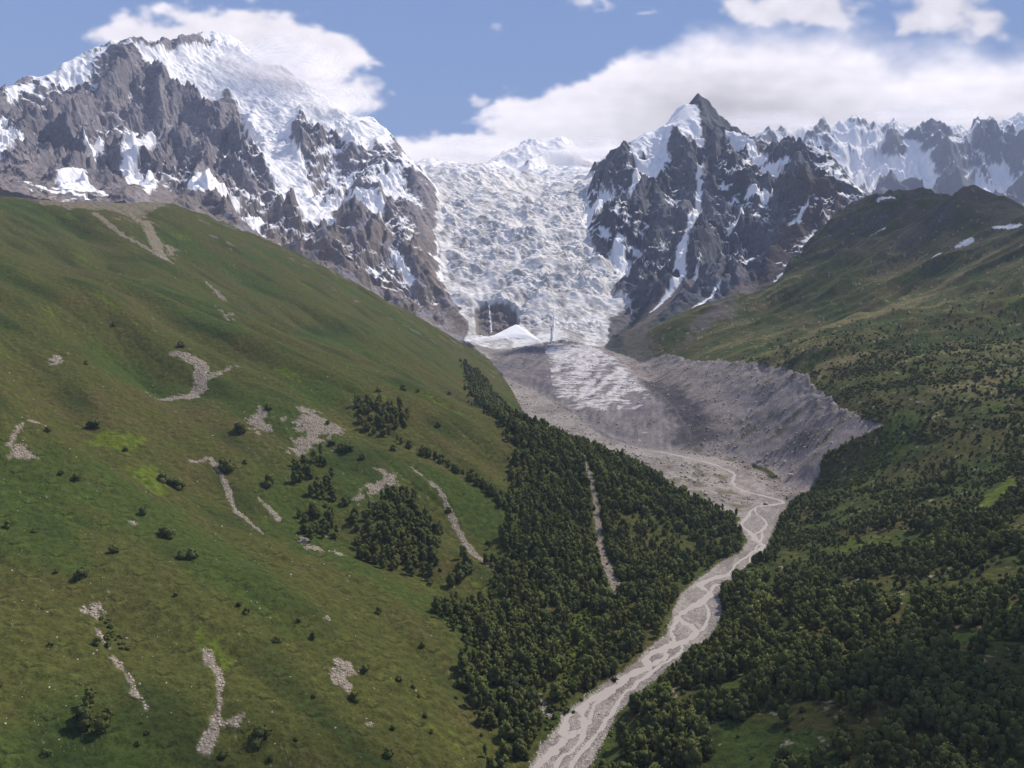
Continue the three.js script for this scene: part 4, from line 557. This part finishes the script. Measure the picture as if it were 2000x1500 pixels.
// copses and lone bushes of the meadow
const copseText = [['dark tree in the small copse under the broad scree patch', 'copse under the broad scree patch'], ['dark tree in the tight square copse above the split scree', 'tight copse on the grassy hillside'], ['dark tree in the copse beside the forked scree tail', 'copse beside the forked scree tail'], ['dark tree in the largest copse on the grassy hillside', 'largest copse of the hillside'], ['dark tree at the upper end of the hedge like row of trees', 'upper end of the tree row'], ['dark tree in the long thin row following the stream gully', 'tree row along the stream gully'], ['dark tree in the little copse next to the forest edge', 'little copse next to the forest'], ['dark round tree in the clump beside the sandy gully', 'clump beside the sandy gully'], ['green shrub lining the sandy eroded gully', 'shrubs lining the sandy gully'], ['green shrub at the lower end of the sandy gully', 'shrubs at the end of the sandy gully'], ['dark tree in the spur of forest reaching onto the grass', 'forest spur on the grass'], ['dark tree where the tree row joins the forest', 'trees joining row and forest']];
copses.forEach((s, i) => { const small = i === 8 || i === 9; for (const t of spread([s], small ? 2.8 : i === 5 ? 5.6 : 5.9, () => small ? 0.55 : 0.78, (x, z) => tree(x, z, small ? 0.35 + 0.35 * tr() : 0.66 + 0.4 * tr(), small))) treeThing(t, small ? 'gully_shrub' : 'copse_tree', copseText[i][0], small ? 'shrub' : 'tree', copseText[i][1]); });
[[182, 837, 22], [92, 843, 12], [245, 882, 11], [147, 939, 16], [120, 928, 12], [467, 844, 23], [446, 920, 22], [430, 914, 18], [521, 947, 24], [320, 942, 20], [336, 950, 22], [351, 956, 20], [328, 1050, 24], [316, 1044, 15], [376, 1090, 20], [357, 1090, 17], [158, 1131, 26], [113, 1118, 10], [279, 1004, 15], [220, 1079, 17], [343, 1165, 9], [100, 1265, 13], [484, 1199, 14], [466, 1184, 9], [612, 1247, 12], [583, 1214, 9], [543, 1256, 18], [737, 1197, 14], [825, 1262, 11], [780, 1329, 12], [807, 1342, 9], [820, 1362, 8], [711, 1313, 16], [689, 1368, 21], [612, 1362, 9], [760, 1476, 19], [767, 1424, 10], [830, 1400, 10], [513, 1452, 40], [433, 1480, 19], [527, 1485, 11], [90, 1480, 19], [895, 1342, 18], [580, 1445, 10], [680, 883, 22], [668, 880, 14], [648, 870, 14], [708, 897, 11], [769, 880, 11], [668, 988, 9], [734, 1005, 18], [752, 1042, 19], [676, 985, 17], [805, 1068, 11], [792, 1082, 20], [878, 1003, 13], [822, 1076, 7], [636, 990, 8], [700, 826, 17], [785, 823, 18], [740, 765, 9], [790, 762, 14], [855, 832, 11], [876, 770, 8], [815, 765, 7], [355, 678, 12], [225, 635, 9], [170, 712, 9], [525, 800, 12], [640, 828, 9], [480, 905, 9], [905, 1075, 9], [860, 1115, 8], [840, 1145, 12], [845, 1432, 9], [935, 1415, 9], [12, 1030, 15], [190, 1260, 15], [70, 1040, 12], [905, 1250, 13], [0, 1340, 10]].forEach(([u, v, w], i) => {
  const q = seeLand(u, v), s = w * -q[2] / F / BW * 1.12, t = tree(q[0], q[2], s, true); t.v = 1.0 + 0.35 * tr(); t.m = 2; const far = -q[2] > 900;
  treeThing(t, 'lone_bush', w > 30 ? 'big round bush beside the pale scree at the hillside foot' : w > 17 ? 'large rounded dark bush standing alone on the open grassy hillside' : 'small dark bush standing alone on the open grassy hillside', 'bush', w > 30 ? undefined : w > 17 ? 'large lone bushes on the grass' : 'small lone bushes on the grass');
});

// ------------------------------------------------------------------ uprooted tree on the river bank, waterfalls
{
  const q = seeLand(1200, 1330), g = new THREE.Group(), m = new THREE.MeshPhysicalMaterial({ color: new THREE.Color().setRGB(0.035, 0.028, 0.024), roughness: 1, specularIntensity: 0.1 }), r = mulberry(77);
  const tube = (pts, r0) => new THREE.TubeGeometry(new THREE.CatmullRomCurve3(pts.map(p => new THREE.Vector3(...p))), 10, r0, 6);
  const trunk = new THREE.Mesh(tube([[0, 0.9, 0], [-2.2, 1.5, -0.6], [-4.2, 2.6, -1.0], [-5.6, 4.0, -1.2]], 0.28), m); trunk.name = 'trunk'; g.add(trunk);
  for (let i = 0; i < 16; i++) { const a = i * 0.39 + r() * 0.3, l = 1.4 + r() * 1.9, w = new THREE.Mesh(tube([[0, 0.9, 0], [Math.cos(a) * l * 0.5, 0.9 + Math.abs(Math.sin(i * 2.1)) * 1.2, Math.sin(a) * l * 0.5], [Math.cos(a) * l, 0.3 + r() * 1.3, Math.sin(a) * l]], 0.16 + 0.14 * r()), m); w.name = 'root'; g.add(w); }
  const ball = new THREE.Mesh(stoneGeo(31, 0.8, 2), m); ball.name = 'root_ball'; ball.scale.setScalar(1.5); ball.position.y = 0.7; g.add(ball);
  g.position.set(q[0], q[1] - 0.15, q[2]); add(g, 'uprooted_tree', 'dark uprooted tree with a tangle of roots on the gravel bank', 'dead tree');
  const wm = new THREE.MeshPhysicalMaterial({ color: new THREE.Color().setRGB(0.62, 0.62, 0.62), roughness: 0.8, specularIntensity: 0.4, side: THREE.DoubleSide });
  const fall = (list, w, label) => { const pp = [], ii = [], N = 40; for (let i = 0; i <= N; i++) { const t = i / N * (list.length - 1), k = Math.min(list.length - 2, Math.floor(t)), u = lerp(list[k][0], list[k + 1][0], t - k) + noise(i * 0.3, w) * 1.2, v = lerp(list[k][1], list[k + 1][1], t - k), a = drop(u, v, 1900, 3000, relief), h = relief(...a), ww = w * (0.7 + 0.5 * t / (list.length - 1) + 0.25 * noise(i * 0.5, 3)); for (let s = -2; s <= 2; s++) pp.push(a[0] + s * ww / 2, h + 4 + (2 - Math.abs(s)) * 0.6, a[1] + 7.0 + (2 - Math.abs(s)) * 0.5); if (i) for (let s = 0; s < 4; s++) { const q0 = (i - 1) * 5 + s; ii.push(q0, q0 + 5, q0 + 1, q0 + 1, q0 + 5, q0 + 6); } } const g0 = new THREE.BufferGeometry(); g0.setAttribute('position', new THREE.Float32BufferAttribute(pp, 3)); g0.setIndex(ii); g0.computeVertexNormals(); add(new THREE.Mesh(g0, wm), 'waterfall', label, 'waterfall'); };
  fall([[955, 597], [957, 620], [960, 652]], 2.6, 'thin white waterfall down the dark rock window beside the snow cone'); fall([[1081, 606], [1082, 640], [1080, 670]], 2.2, 'thin white waterfall down the icefall right of the snow cone');
}

// ------------------------------------------------------------------ clouds with depth: on the summits, and drifting overhead where their shadows fall
{
  const N3 = new ImprovedNoise(), cm = new THREE.MeshPhysicalMaterial({ color: 0xffffff, vertexColors: true, transparent: true, opacity: 1, roughness: 1, specularIntensity: 0, transmission: 0.5, thickness: 0, side: THREE.DoubleSide, depthWrite: false });
  function cloud(centre, radii, seed, shells, op, label, group, rough = 0.34) {
    const gs = [];
    for (let s = 0; s < shells; s++) {
      const f = 1 - 0.62 * s / (shells - 1), g = new THREE.SphereGeometry(1, 56, 32), p = g.attributes.position, cc = new Float32Array(p.count * 4);
      for (let i = 0; i < p.count; i++) { const a = p.getX(i), b = p.getY(i), c = p.getZ(i); let n = 0, am = 1, fr = 1.3; for (let o = 0; o < 3; o++) { n += am * N3.noise(a * fr * 1.3 + seed * 9.1, b * fr + s * 0.11, c * fr * 1.3 + seed); am *= 0.55; fr *= 2.1; } const k = f * (1 + rough * n); p.setXYZ(i, centre[0] + a * radii[0] * k, centre[1] + b * radii[1] * k * (b < 0 ? 0.7 : 1), centre[2] + c * radii[2] * k); cc.set([1, 0.985, 1, op * (0.35 + 0.65 * s / (shells - 1))], i * 4); }
      g.setAttribute('color', new THREE.BufferAttribute(cc, 4)); g.computeVertexNormals(); gs.push(g);
    }
    const m = new THREE.Mesh(mergeGeometries(gs), cm); add(m, 'cloud', label, 'cloud', group);
  }
  cloud(P(545, 140, 3900), [340, 130, 300], 1, 7, 0.2, 'white cloud cap wrapped over the snowy summit and its shoulder'); cloud(P(650, 200, 3660), [200, 78, 180], 2, 4, 0.18, 'thin white cloud wisp trailing off the snowy summit shoulder');
  cloud(P(1510, 240, 7800), [560, 105, 260], 3, 7, 0.17, 'pale cloud hanging over the near end of the hazy snow ridge', undefined, 0.14); cloud(P(1800, 228, 7700), [700, 105, 260], 5, 7, 0.16, 'long pale cloud hanging over the middle of the hazy snow ridge', undefined, 0.14);
  cloud(P(1150, 298, 4850), [270, 85, 200], 11, 7, 0.2, 'white cloud drifting across the small hazy mountain behind the icefall', undefined, 0.16); cloud(P(930, 296, 5000), [300, 70, 200], 12, 7, 0.14, 'low white cloud lying behind the top of the icefall', undefined, 0.16);
  const over = (t, L0, r, seed, op, label) => cloud([t[0] + SUN.x * L0, t[1] + SUN.y * L0, t[2] + SUN.z * L0], r, seed, 5, op * 1.5, label, undefined, 0.3);
  over([255, -190, -335], 1500, [155, 60, 92], 21, 0.28, 'overhead cloud that shades the dark wooded foot of the shrubby hillside');
  over([-60, -190, -240], 1500, [150, 60, 110], 22, 0.10, 'thin overhead cloud that shades the foot of the grassy hillside');
  over([60, -20, -1930], 1800, [95, 45, 55], 23, 0.26, 'small overhead cloud that shades the head of the glacier tongue');
  over([1250, 330, -2050], 1500, [480, 90, 330], 24, 0.14, 'overhead cloud that shades the upper part of the shrubby hillside');
}
console.log('objects done');
renderer.render(scene, camera);
